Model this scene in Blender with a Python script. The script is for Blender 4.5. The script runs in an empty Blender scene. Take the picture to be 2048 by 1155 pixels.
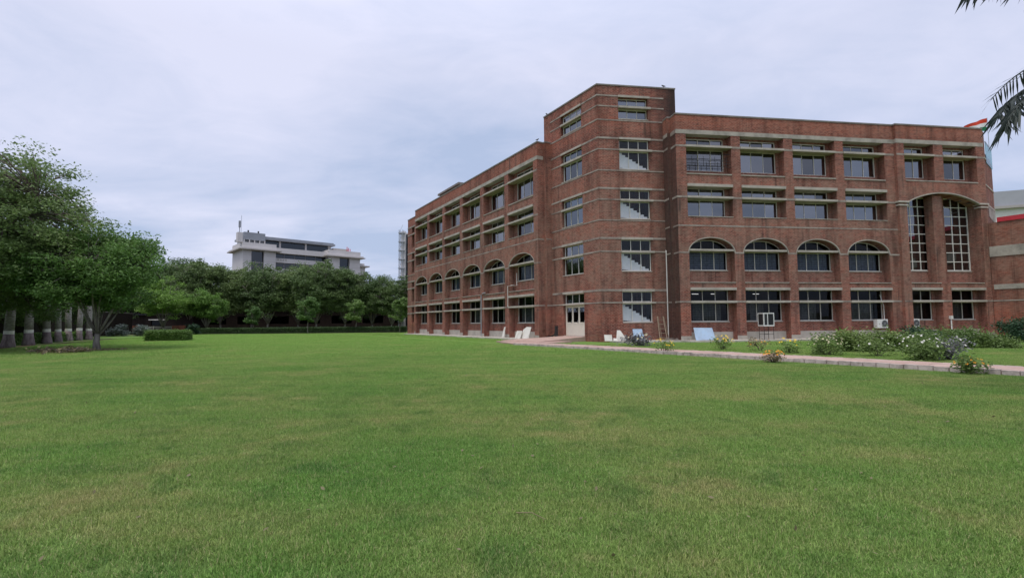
import bpy, math, random
import numpy as np
random.seed(12)
from mathutils import Vector, Matrix

scene = bpy.context.scene
COL = scene.collection
R = math.radians

# ------------------------------------------------------------------ camera
PITCH, ROLL, FPX = 0.0647, -0.0084, 1019.8
cam_d = bpy.data.cameras.new('camera'); cam = bpy.data.objects.new('camera', cam_d); COL.objects.link(cam)
cam_d.sensor_width = 36.0; cam_d.lens = FPX / 2048 * 36.0
cam_d.clip_start = 0.05; cam_d.clip_end = 6000
_F = Vector((0, math.cos(PITCH), math.sin(PITCH))); _U = Vector((0, -math.sin(PITCH), math.cos(PITCH))); _X = Vector((1, 0, 0))
_X2 = _X * math.cos(ROLL) + _U * math.sin(ROLL); _U2 = _U * math.cos(ROLL) - _X * math.sin(ROLL)
cam.matrix_world = Matrix(((_X2.x, _U2.x, -_F.x, 0), (_X2.y, _U2.y, -_F.y, 0), (_X2.z, _U2.z, -_F.z, 1.5), (0, 0, 0, 1)))
scene.camera = cam

# ------------------------------------------------------------------ world (overcast sky)
SUN_DIR = Vector((-0.16, -0.30, 0.94)).normalized()
world = bpy.data.worlds.new('World'); scene.world = world; world.use_nodes = True
nt = world.node_tree; N = nt.nodes; LK = nt.links
for n in list(N): N.remove(n)
wo = N.new('ShaderNodeOutputWorld'); bg = N.new('ShaderNodeBackground'); bg.inputs['Strength'].default_value = 0.1
LK.new(bg.outputs[0], wo.inputs[0])
sky = N.new('ShaderNodeTexSky'); sky.sky_type = 'NISHITA'; sky.sun_disc = False
sky.sun_elevation = math.asin(SUN_DIR.z); sky.sun_rotation = math.atan2(SUN_DIR.x, SUN_DIR.y)
sky.air_density = 1.0; sky.dust_density = 2.0
tc = N.new('ShaderNodeTexCoord'); sep = N.new('ShaderNodeSeparateXYZ'); LK.new(tc.outputs['Generated'], sep.inputs[0])
def wmath(op, a, b=None, clamp=False):
    m = N.new('ShaderNodeMath'); m.operation = op; m.use_clamp = clamp
    for i, v in enumerate((a, b)):
        if v is None: continue
        if isinstance(v, (int, float)): m.inputs[i].default_value = v
        else: LK.new(v, m.inputs[i])
    return m.outputs[0]
zc = wmath('ADD', wmath('MAXIMUM', sep.outputs['Z'], 0.0), 0.16)
cx = wmath('DIVIDE', sep.outputs['X'], zc); cy = wmath('DIVIDE', sep.outputs['Y'], zc)
cmb = N.new('ShaderNodeCombineXYZ'); LK.new(cx, cmb.inputs[0]); LK.new(cy, cmb.inputs[1])
mpw = N.new('ShaderNodeMapping'); mpw.inputs['Rotation'].default_value = (0, 0, R(35)); mpw.inputs['Scale'].default_value = (0.75, 1.15, 1)
LK.new(cmb.outputs[0], mpw.inputs[0])
nz = N.new('ShaderNodeTexNoise'); nz.inputs['Scale'].default_value = 0.8; nz.inputs['Detail'].default_value = 7; nz.inputs['Roughness'].default_value = 0.52; nz.inputs['Distortion'].default_value = 0.4
LK.new(mpw.outputs[0], nz.inputs['Vector'])
zb = N.new('ShaderNodeMapRange'); LK.new(sep.outputs['Z'], zb.inputs[0]); zb.inputs[1].default_value = 0.16; zb.inputs[2].default_value = 0.60; zb.inputs[3].default_value = -0.06; zb.inputs[4].default_value = 0.14
nz2 = N.new('ShaderNodeTexNoise'); nz2.inputs['Scale'].default_value = 3.4; nz2.inputs['Detail'].default_value = 6; nz2.inputs['Roughness'].default_value = 0.6; nz2.inputs['Distortion'].default_value = 0.8; LK.new(mpw.outputs[0], nz2.inputs['Vector'])
cr = N.new('ShaderNodeValToRGB'); LK.new(wmath('ADD', wmath('ADD', nz.outputs['Fac'], zb.outputs[0]), wmath('MULTIPLY', wmath('SUBTRACT', nz2.outputs['Fac'], 0.5), 0.22)), cr.inputs[0])
cr.color_ramp.elements[0].position = 0.37; cr.color_ramp.elements[0].color = (3.6, 4.3, 5.95, 1)
cr.color_ramp.elements[1].position = 0.66; cr.color_ramp.elements[1].color = (6.05, 6.2, 7.6, 1)
mixc = N.new('ShaderNodeMixRGB'); mixc.inputs[0].default_value = 0.9
zen = N.new('ShaderNodeMapRange'); LK.new(sep.outputs['Z'], zen.inputs[0]); zen.inputs[1].default_value = 0.45; zen.inputs[2].default_value = 1.0; zen.inputs[3].default_value = 1.0; zen.inputs[4].default_value = 1.55  # zenith above the view brightened to throw more light on the lawn
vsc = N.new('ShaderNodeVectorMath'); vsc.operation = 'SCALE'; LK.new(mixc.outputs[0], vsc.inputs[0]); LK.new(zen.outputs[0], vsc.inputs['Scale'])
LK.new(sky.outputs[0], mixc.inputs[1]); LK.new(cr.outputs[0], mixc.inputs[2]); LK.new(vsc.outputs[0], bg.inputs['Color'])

# ------------------------------------------------------------------ sun, exposure
sl = bpy.data.lights.new('sun', 'SUN'); sl.energy = 1.5; sl.angle = R(22); sl.color = (1.0, 0.93, 0.82)
so = bpy.data.objects.new('sun', sl); COL.objects.link(so)
so.rotation_euler = SUN_DIR.to_track_quat('Z', 'Y').to_euler(); so.location = (0, 0, 60)
vs = scene.view_settings; vs.view_transform = 'Standard'; vs.look = 'None'; vs.exposure = 0.42; vs.gamma = 1.0; vs.use_curve_mapping = False
scene.render.engine = 'CYCLES'
scene.render.resolution_x = 1024; scene.render.resolution_y = 577

# ================================================================== materials
class Mat:
    def __init__(s, name):
        s.m = bpy.data.materials.new(name); s.m.use_nodes = True
        s.t = s.m.node_tree; s.n = s.t.nodes; s.l = s.t.links
        s.b = s.n['Principled BSDF']; s.out = s.n['Material Output']
    def node(s, typ, **kw):
        n = s.n.new(typ)
        for k, v in kw.items(): setattr(n, k, v)
        return n
    def put(s, n, i, v):
        if v is None: return
        if hasattr(v, 'is_linked'): s.l.new(v, n.inputs[i])
        else:
            d = n.inputs[i].default_value
            if hasattr(d, '__len__') and len(d) == 4 and len(v) == 3: v = (*v, 1)
            n.inputs[i].default_value = v
    def math(s, op, a, b=None, clamp=False):
        n = s.node('ShaderNodeMath', operation=op, use_clamp=clamp); s.put(n, 0, a); s.put(n, 1, b); return n.outputs[0]
    def mix(s, f, a, b, mode='MIX'):
        n = s.node('ShaderNodeMixRGB', blend_type=mode); s.put(n, 0, f); s.put(n, 1, a); s.put(n, 2, b); return n.outputs[0]
    def noise(s, vec, scale, detail=4, rough=0.55, dist=0.0):
        n = s.node('ShaderNodeTexNoise'); s.put(n, 'Vector', vec); s.put(n, 'Scale', scale); s.put(n, 'Detail', detail); s.put(n, 'Roughness', rough); s.put(n, 'Distortion', dist); return n.outputs['Fac']
    def mapping(s, vec, scale=(1, 1, 1), loc=(0, 0, 0)):
        n = s.node('ShaderNodeMapping'); s.put(n, 0, vec); s.put(n, 'Scale', scale); s.put(n, 'Location', loc); return n.outputs[0]
    def ramp(s, f, a, b, lo=0.0, hi=1.0):
        n = s.node('ShaderNodeMapRange'); s.put(n, 0, f); s.put(n, 1, a); s.put(n, 2, b); s.put(n, 3, lo); s.put(n, 4, hi); return n.outputs[0]
    def pos(s): return s.node('ShaderNodeNewGeometry').outputs['Position']
    def obj(s): return s.node('ShaderNodeTexCoord').outputs['Object']
    def fin(s, col=None, rough=0.8, spec=0.3, bump=None, bs=0.3, bd=0.01):
        if col is not None: s.put(s.b, 'Base Color', col)
        s.put(s.b, 'Roughness', rough); s.put(s.b, 'Specular IOR Level', spec)
        if bump is not None:
            n = s.node('ShaderNodeBump'); s.put(n, 'Strength', bs); s.put(n, 'Distance', bd); s.put(n, 'Height', bump); s.l.new(n.outputs[0], s.b.inputs['Normal'])
        return s.m

def wall_uv(M):
    geo = M.node('ShaderNodeNewGeometry'); vt = M.node('ShaderNodeVectorTransform', vector_type='NORMAL', convert_from='WORLD', convert_to='OBJECT')
    M.l.new(geo.outputs['True Normal'], vt.inputs[0])
    sn = M.node('ShaderNodeSeparateXYZ'); M.l.new(vt.outputs[0], sn.inputs[0])
    so_ = M.node('ShaderNodeSeparateXYZ'); M.l.new(M.obj(), so_.inputs[0])
    side = M.math('GREATER_THAN', M.math('ABSOLUTE', sn.outputs[0]), 0.6)
    u = M.math('ADD', M.math('MULTIPLY', so_.outputs[0], M.math('SUBTRACT', 1.0, side)), M.math('MULTIPLY', so_.outputs[1], side))
    c = M.node('ShaderNodeCombineXYZ'); M.l.new(u, c.inputs[0]); M.l.new(so_.outputs[2], c.inputs[1])
    return c.outputs[0], so_

def brick_mat(name, *args, **kw): return _brick(name, *args, **kw)
def _brick(name, c1=(0.30, 0.068, 0.047), c2=(0.132, 0.038, 0.031), mort=(0.44, 0.30, 0.235), damp=None, eff=0.24, plainish=False):
    M = Mat(name); uv, sp = wall_uv(M)
    b = M.node('ShaderNodeTexBrick'); M.put(b, 'Vector', uv); M.put(b, 'Scale', 1.0); M.put(b, 'Brick Width', 0.25); M.put(b, 'Row Height', 0.10)
    M.put(b, 'Mortar Size', 0.013); M.put(b, 'Mortar Smooth', 0.15); M.put(b, 'Bias', -0.1); M.put(b, 'Color1', c1); M.put(b, 'Color2', c2); M.put(b, 'Mortar', mort)
    p = M.pos()
    big = M.noise(p, 0.35, 5, 0.6); mid = M.noise(p, 1.6, 5, 0.65); fine = M.noise(p, 9.0, 3, 0.6)
    lay = M.noise(M.mapping(uv, (3.2, 9.5, 1)), 1.0, 3, 0.65); lift = M.noise(M.mapping(uv, (0.10, 0.62, 1), (3.7, 1.3, 0)), 1.0, 3, 0.5)
    col = M.mix(M.ramp(fine, 0.3, 0.7, 0.0, 0.30), b.outputs['Color'], (0.33, 0.115, 0.075))
    col = M.mix(M.ramp(lay, 0.52, 0.74, 0.0, 0.5), col, (0.42, 0.22, 0.155)); col = M.mix(M.ramp(lay, 0.50, 0.30, 0.0, 0.85), col, (0.060, 0.026, 0.023))
    col = M.mix(M.ramp(lift, 0.42, 0.66, 0.0, 0.55), col, M.mix(1.0, col, (0.46, 0.50, 0.54), 'MULTIPLY')); col = M.mix(M.ramp(lift, 0.50, 0.34, 0.0, 0.22), col, (0.36, 0.11, 0.065))
    if plainish: col = b.outputs['Color']
    # lime bloom in irregular patches
    eff_m = M.math('MULTIPLY', M.ramp(M.math('ADD', M.math('MULTIPLY', mid, 0.6), M.math('MULTIPLY', big, 0.5)), 0.50, 0.70, 0, 1), eff)
    col = M.mix(eff_m, col, (0.38, 0.255, 0.195))
    sz = M.node('ShaderNodeSeparateXYZ'); M.l.new(p, sz.inputs[0]); zz = M.math('ADD', sz.outputs[2], M.math('MULTIPLY', M.math('SUBTRACT', big, .5), 6.0))
    worn = M.math('MULTIPLY', M.ramp(zz, 1.5, 4.5), M.ramp(zz, 14.5, 10.5))
    if not plainish: col = M.mix(M.math('MULTIPLY', worn, M.ramp(mid, 0.34, 0.62, 0.12, 0.62)), col, M.mix(lay, (0.14, 0.078, 0.058), (0.41, 0.275, 0.21)))
    streak = M.noise(M.mapping(p, (1.3, 1.3, 0.16)), 1.0, 5, 0.6)
    run = M.noise(M.mapping(p, (3.2, 3.2, 0.12)), 1.0, 4, 0.6)
    if not plainish: col = M.mix(M.math('MULTIPLY', M.ramp(run, 0.54, 0.70, 0, 0.8), M.ramp(big, 0.42, 0.6)), col, (0.060, 0.046, 0.041))
    col = M.mix(M.ramp(streak, 0.50, 0.68, 0, 0.7), col, M.mix(1.0, col, (0.42, 0.40, 0.40), 'MULTIPLY'))
    if damp is not None:   # soot and damp run-off beside the rainwater corner
        d = M.math('ABSOLUTE', M.math('SUBTRACT', sp.outputs[0], damp[0]))
        dm = M.ramp(M.math('ADD', d, M.math('MULTIPLY', M.math('SUBTRACT', streak, 0.5), 1.6)), 0.1, damp[1], damp[2], 0.0)
        col = M.mix(dm, col, (0.030, 0.026, 0.025))
    return M.fin(col, 0.9, 0.15, b.outputs['Fac'], 0.5, -0.012)

def conc_mat(name, c=(0.40, 0.365, 0.31), dark=(0.17, 0.155, 0.135), amt=0.8):
    M = Mat(name); p = M.pos()
    a = M.noise(p, 1.1, 6, 0.65); f = M.noise(p, 14, 4, 0.6); st = M.noise(M.mapping(p, (2.2, 2.2, 0.3)), 1.0, 4, 0.6)
    col = M.mix(M.math('MULTIPLY', M.ramp(a, 0.42, 0.68), amt), c, dark)
    col = M.mix(M.ramp(st, 0.55, 0.75, 0, 0.5), col, dark)
    col = M.mix(M.ramp(f, 0.3, 0.7, 0, 0.25), col, (0.5, 0.47, 0.42))
    return M.fin(col, 0.9, 0.2, f, 0.25, 0.01)

def plain(name, c, rough=0.6, spec=0.4, var=0.15, scale=3.0, metal=0.0):
    M = Mat(name); f = M.noise(M.pos(), scale, 5, 0.6)
    col = M.mix(M.ramp(f, 0.35, 0.7, 0, 1), c, tuple(x * (1 - var * 2) for x in c))
    M.put(M.b, 'Metallic', metal)
    return M.fin(col, rough, spec)

def glass_mat(name, tint, refl, fres=0.6):
    M = Mat(name); g = M.node('ShaderNodeBsdfGlossy'); M.put(g, 'Roughness', 0.015); M.put(g, 'Color', (0.92, 0.95, 1.0))
    bmp = M.node('ShaderNodeBump'); M.put(bmp, 'Strength', 0.03); M.put(bmp, 'Distance', 0.02); M.put(bmp, 'Height', M.noise(M.pos(), 0.7, 2)); M.l.new(bmp.outputs[0], g.inputs['Normal'])
    t = M.node('ShaderNodeBsdfTransparent'); M.put(t, 'Color', tint)
    fr = M.node('ShaderNodeFresnel'); M.put(fr, 'IOR', 1.5)
    mx = M.node('ShaderNodeMixShader'); M.l.new(M.math('ADD', M.math('MULTIPLY', fr.outputs[0], fres), refl, True), mx.inputs[0])
    M.l.new(t.outputs[0], mx.inputs[1]); M.l.new(g.outputs[0], mx.inputs[2]); M.l.new(mx.outputs[0], M.out.inputs[0])
    return M.m

def leaf_mat(name, c1, c2, trans=0.35, scale=0.9, c3=None):
    M = Mat(name); geo = M.node('ShaderNodeNewGeometry'); p = geo.outputs['Position']
    f = M.noise(p, scale, 3, 0.6)
    col = M.mix(M.ramp(f, 0.35, 0.65), c1, c2)
    if c3: col = M.mix(M.ramp(geo.outputs['Random Per Island'], 0.75, 1.0, 0, 0.8), col, c3)
    else: col = M.mix(M.ramp(geo.outputs['Random Per Island'], 0.0, 1.0, 0, 0.35), col, tuple(min(1, x * 1.9) for x in c2))
    oi = M.node('ShaderNodeObjectInfo')
    hs = M.node('ShaderNodeHueSaturation'); M.put(hs, 'Color', col); M.put(hs, 'Value', M.ramp(oi.outputs['Random'], 0, 1, 0.82, 1.2)); M.put(hs, 'Hue', M.ramp(oi.outputs['Random'], 0, 1, 0.51, 0.488))
    col = hs.outputs[0]
    M.fin(col, 0.55, 0.35)
    tr = M.node('ShaderNodeBsdfTranslucent'); M.put(tr, 'Color', col)
    mx = M.node('ShaderNodeMixShader'); M.put(mx, 0, trans); M.l.new(M.b.outputs[0], mx.inputs[1]); M.l.new(tr.outputs[0], mx.inputs[2]); M.l.new(mx.outputs[0], M.out.inputs[0])
    return M.m

def lawn_colour(M, p):
    big = M.noise(p, 0.10, 4, 0.55); mid = M.noise(M.mapping(p, (1, 1, 1), (7, 3, 0)), 0.42, 5, 0.6); sm = M.noise(p, 1.7, 5, 0.65, 0.5)
    col = M.mix(M.ramp(big, 0.35, 0.65), (0.122, 0.268, 0.046), (0.19, 0.335, 0.068))
    col = M.mix(M.ramp(mid, 0.40, 0.66, 0, 0.9), col, (0.245, 0.315, 0.088))
    col = M.mix(M.ramp(M.math('ADD', M.math('MULTIPLY', sm, .55), M.math('MULTIPLY', mid, .5)), 0.57, 0.69, 0, 0.6), col, (0.36, 0.32, 0.15))
    col = M.mix(M.ramp(sm, 0.50, 0.28, 0, 0.7), col, (0.060, 0.165, 0.030))
    strk = M.noise(M.mapping(p, (0.10, 0.9, 1), (2, 5, 0)), 1.0, 4, 0.6)
    col = M.mix(M.ramp(strk, 0.5, 0.7, 0, 0.55), col, (0.285, 0.34, 0.105)); col = M.mix(M.ramp(strk, 0.46, 0.28, 0, 0.45), col, (0.075, 0.19, 0.033))
    sp = M.node('ShaderNodeSeparateXYZ'); M.l.new(p, sp.inputs[0])
    lush = M.ramp(M.math('ADD', sp.outputs[1], M.math('MULTIPLY', big, 16.0)), 16.0, 52.0, 0.0, 0.75)   # watered, denser turf towards the hedge
    col = M.mix(lush, col, M.mix(M.ramp(mid, 0.35, 0.7), (0.225, 0.46, 0.083), (0.30, 0.49, 0.11)))
    ln_ = M.node('ShaderNodeVectorMath', operation='LENGTH'); M.l.new(p, ln_.inputs[0])
    col = M.mix(M.ramp(ln_.outputs['Value'], 88.0, 104.0), col, (0.15, 0.135, 0.095))   # dry ground tone added beyond the garden to cut green bounce
    return col
def lawn_mat():
    M = Mat('lawn_grass'); p = M.pos(); col = lawn_colour(M, p)
    col = M.mix(0.45, col, (0.085, 0.095, 0.045))     # soil and thatch between the blades
    f = M.noise(M.mapping(p, (1, 1, 1)), 34, 4, 0.7); f2 = M.noise(p, 130, 3, 0.7)
    col = M.mix(M.ramp(f, 0.35, 0.7, 0, 0.45), col, M.mix(1.0, col, (0.55, 0.6, 0.5), 'MULTIPLY'))
    h = M.math('ADD', f, M.math('MULTIPLY', f2, 0.5))
    return M.fin(col, 0.95, 0.1, h, 0.6, 0.04)
def blade_mat():
    M = Mat('grass_blade'); geo = M.node('ShaderNodeNewGeometry'); p = geo.outputs['Position']; col = lawn_colour(M, p)
    rnd = geo.outputs['Random Per Island']
    col = M.mix(M.ramp(rnd, 0.0, 0.9, 0.0, 1.0), M.mix(1.0, col, (0.50, 0.58, 0.45), 'MULTIPLY'), M.mix(1.0, col, (1.7, 1.5, 1.7), 'MULTIPLY'))
    col = M.mix(M.math('MULTIPLY', M.math('GREATER_THAN', rnd, 0.90), 0.7), col, (0.42, 0.35, 0.20))
    M.fin(col, 0.6, 0.3)
    tr = M.node('ShaderNodeBsdfTranslucent'); M.put(tr, 'Color', col)
    mx = M.node('ShaderNodeMixShader'); M.put(mx, 0, 0.3); M.l.new(M.b.outputs[0], mx.inputs[1]); M.l.new(tr.outputs[0], mx.inputs[2]); M.l.new(mx.outputs[0], M.out.inputs[0])
    return M.m
def bark_mat(name, c, d):
    M = Mat(name); p = M.pos(); f = M.noise(M.mapping(p, (6, 6, 1.2)), 1.5, 5, 0.65); g = M.noise(p, 2.0, 4)
    return M.fin(M.mix(M.ramp(f, 0.35, 0.65), c, d), 0.95, 0.1, f, 0.6, 0.03)
def palm_bark():
    M = Mat('palm_bark'); p = M.pos(); sp = M.node('ShaderNodeSeparateXYZ'); M.l.new(p, sp.inputs[0])
    w = M.math('SINE', M.math('MULTIPLY', sp.outputs[2], 38.0)); f = M.noise(M.mapping(p, (3, 3, 8)), 1.5, 5, 0.65); g = M.noise(p, 1.2, 3)
    col = M.mix(M.ramp(f, 0.35, 0.65), (0.42, 0.39, 0.38), (0.22, 0.195, 0.19)); col = M.mix(M.ramp(w, 0.75, 1.0, 0, 0.5), col, (0.09, 0.08, 0.08))
    return M.fin(col, 0.95, 0.1, f, 0.5, 0.03)
def paver_mat(name, c, d):
    M = Mat(name); p = M.pos(); f = M.noise(p, 2.2, 5, 0.6); g = M.noise(p, 25, 3); oi = M.node('ShaderNodeObjectInfo')
    col = M.mix(M.ramp(f, 0.4, 0.7, 0, 0.8), c, d); col = M.mix(M.ramp(oi.outputs['Random'], 0, 1, 0, 0.45), col, (0.55, 0.42, 0.36))
    col = M.mix(M.ramp(g, 0.45, 0.75, 0, 0.4), col, (0.16, 0.12, 0.10))
    return M.fin(col, 0.9, 0.2, g, 0.3, 0.01)
def kerb_mat():
    M = Mat('kerb_concrete'); p = M.pos(); f = M.noise(p, 4, 5, 0.65); g = M.noise(p, 30, 3)
    col = M.mix(M.ramp(f, 0.42, 0.68, 0, 0.9), (0.56, 0.47, 0.43), (0.24, 0.20, 0.17)); col = M.mix(M.ramp(g, 0.4, 0.7, 0, 0.3), col, (0.5, 0.45, 0.42))
    return M.fin(col, 0.95, 0.1, f, 0.4, 0.02)

BRICK = brick_mat('red_brick'); BRICK_T = brick_mat('red_brick_tower', damp=(6.0, 2.0, .9)); BRICK_D = brick_mat('red_brick_damp', damp=(-.3, 1.5, .72)); BRICK_R = brick_mat('red_brick_new', (0.33, 0.085, 0.05), (0.24, 0.065, 0.045), (0.28, 0.18, 0.14), eff=0.1)
BRICK_F = brick_mat('red_brick_fresh', (0.30, 0.078, 0.05), (0.20, 0.058, 0.042), (0.40, 0.26, 0.20), eff=0.22)
CONC = conc_mat('weathered_concrete'); CONC_L = conc_mat('pale_concrete', (0.50, 0.46, 0.40), (0.26, 0.24, 0.21), 0.6); SLABM = conc_mat('sunshade_concrete', (0.44, 0.40, 0.345), (0.25, 0.225, 0.19), 0.75); BANDM = conc_mat('mortar_band', (0.34, 0.295, 0.25), (0.13, 0.08, 0.066), 1.0); COPING = conc_mat('dark_coping', (0.20, 0.175, 0.16), (0.09, 0.08, 0.075), 0.9)
APRON = conc_mat('apron_concrete', (0.47, 0.44, 0.39), (0.22, 0.195, 0.165), 0.7)
ALU = plain('window_aluminium', (0.72, 0.67, 0.60), 0.45, 0.5, 0.08)
WHITE = plain('white_paint', (0.74, 0.72, 0.66), 0.5, 0.4, 0.06)
DOORW = plain('door_paint', (0.72, 0.68, 0.58), 0.45, 0.45, 0.04)
GL_TINT = glass_mat('tinted_glass', (0.16, 0.17, 0.20), 0.16); GL_TV = [GL_TINT, glass_mat('tinted_glass_dusty', (0.22, 0.22, 0.23), 0.21), glass_mat('tinted_glass_dark', (0.10, 0.11, 0.13), 0.10)]; GL_CLR = glass_mat('clear_glass', (0.50, 0.52, 0.54), 0.004, 0.30); GL_TALL = glass_mat('stair_glass', (0.30, 0.30, 0.34), 0.17); GL_STAIR = glass_mat('clear_stair_glass', (0.92, 0.93, 0.95), 0.01, 0.6)
GL_BLUE = glass_mat('blue_office_glass', (0.05, 0.09, 0.13), 0.05, 0.4); GL_TEAL = glass_mat('teal_glass', (0.03, 0.14, 0.20), 0.14); GL_GREEN = glass_mat('green_glass', (0.42, 0.66, 0.62), 0.06)
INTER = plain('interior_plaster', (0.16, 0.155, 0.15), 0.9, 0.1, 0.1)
CURT_B = plain('blue_curtain', (0.40, 0.46, 0.58), 0.9, 0.1, 0.2, 6); CURT_G = plain('grey_curtain', (0.38, 0.38, 0.36), 0.9, 0.1, 0.2, 6)
IRON = plain('dark_iron', (0.03, 0.028, 0.03), 0.6, 0.4, 0.2)
STAIR = plain('stair_white', (0.90, 0.90, 0.90), 0.6, 0.3, 0.05)
LAWN = lawn_mat(); BLADE = blade_mat()
PINK = paver_mat('pink_paver', (0.47, 0.325, 0.275), (0.33, 0.23, 0.19)); KERB = kerb_mat()
SOIL = plain('bare_soil', (0.16, 0.11, 0.07), 0.95, 0.1, 0.25, 2)
BARK = bark_mat('grey_bark', (0.17, 0.145, 0.12), (0.075, 0.062, 0.052)); BARK_L = bark_mat('pale_bark', (0.27, 0.25, 0.22), (0.13, 0.115, 0.10)); PALMB = palm_bark(); PALML = bark_mat('palm_base_bark', (0.27, 0.225, 0.225), (0.14, 0.11, 0.11))
LF_BIG = leaf_mat('leaf_big_tree', (0.095, 0.155, 0.052), (0.148, 0.22, 0.076)); LF_FRONT = leaf_mat('leaf_front_tree', (0.09, 0.175, 0.042), (0.135, 0.235, 0.06))
LF_ROW = leaf_mat('leaf_tree_row', (0.072, 0.122, 0.042), (0.122, 0.182, 0.064), 0.3, 0.35); LF_LIME = leaf_mat('leaf_lime', (0.115, 0.225, 0.042), (0.17, 0.285, 0.06)); LF_YNG = leaf_mat('leaf_young', (0.085, 0.165, 0.042), (0.13, 0.215, 0.062))
LF_HEDGE = leaf_mat('leaf_hedge', (0.038, 0.078, 0.024), (0.06, 0.105, 0.032), 0.2); LF_CLIP = leaf_mat('leaf_clipped', (0.07, 0.14, 0.028), (0.11, 0.19, 0.04), 0.25)
LF_SILV = leaf_mat('leaf_silver', (0.17, 0.21, 0.17), (0.26, 0.29, 0.25), 0.25); LF_BUSH = leaf_mat('leaf_bush', (0.085, 0.145, 0.038), (0.14, 0.205, 0.058), 0.3, 2.0); LF_DARK = leaf_mat('leaf_dark', (0.022, 0.055, 0.026), (0.036, 0.080, 0.036), 0.2)
LF_PURP = leaf_mat('leaf_purple_grey', (0.10, 0.10, 0.11), (0.20, 0.20, 0.20), 0.2); LF_PALM = leaf_mat('leaf_palm', (0.022, 0.032, 0.028), (0.036, 0.048, 0.042), 0.15, 3.0)
LF_DRY = leaf_mat('leaf_dry', (0.14, 0.12, 0.06), (0.22, 0.18, 0.10), 0.2)
FL_Y = plain('yellow_petal', (0.85, 0.58, 0.03), 0.7, 0.2, 0.1, 9); FL_O = plain('orange_petal', (0.82, 0.34, 0.03), 0.7, 0.2, 0.15, 9); FL_W = plain('white_petal', (0.82, 0.80, 0.74), 0.7, 0.2, 0.05, 9); FL_C = plain('cream_petal', (0.70, 0.64, 0.42), 0.7, 0.2, 0.1, 9)
OFF_W = plain('office_panel', (0.58, 0.555, 0.545), 0.55, 0.4, 0.06, 0.3); OFF_S = plain('office_eave', (0.42, 0.39, 0.36), 0.6, 0.3, 0.08, 0.4); OFF_G = plain('office_grey_roof', (0.26, 0.28, 0.31), 0.5, 0.5, 0.08, 0.5)
STEEL = plain('galvanised_steel', (0.42, 0.44, 0.47), 0.4, 0.5, 0.1, 4, 0.4)
MARB = conc_mat('marble_slab', (0.72, 0.70, 0.64), (0.40, 0.37, 0.32), 0.7); BLUEP = conc_mat('blue_sheet', (0.38, 0.53, 0.72), (0.27, 0.36, 0.46), 0.8)
PLAST = plain('white_plastic', (0.70, 0.69, 0.66), 0.45, 0.45, 0.05); DARKP = plain('dark_plastic', (0.03, 0.03, 0.032), 0.5, 0.4, 0.1)
REDP = plain('red_paint', (0.55, 0.035, 0.05), 0.4, 0.4, 0.08); SAFF = plain('saffron_cloth', (0.62, 0.07, 0.04), 0.8, 0.1, 0.06); GRNC = plain('green_cloth', (0.03, 0.20, 0.10), 0.8, 0.1, 0.06); WHTC = plain('white_cloth', (0.75, 0.75, 0.75), 0.8, 0.1, 0.05)
WOOD = plain('ladder_wood', (0.36, 0.28, 0.20), 0.7, 0.3, 0.15, 8); GREYR = plain('grey_sheet_roof', (0.36, 0.37, 0.40), 0.5, 0.4, 0.06, 0.5); BRICK_SHADE = brick_mat('tree_shade_brick', (0.030, 0.019, 0.016), (0.02, 0.014, 0.013), (0.033, 0.026, 0.024), eff=0.0, plainish=True)  # tree shade put into this brick colour, so it is near black
LAMP = Mat('lit_tube'); LAMP.put(LAMP.b, 'Emission Color', (1, 0.98, 0.95)); LAMP.put(LAMP.b, 'Emission Strength', 1.3); LAMP = LAMP.m

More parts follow.
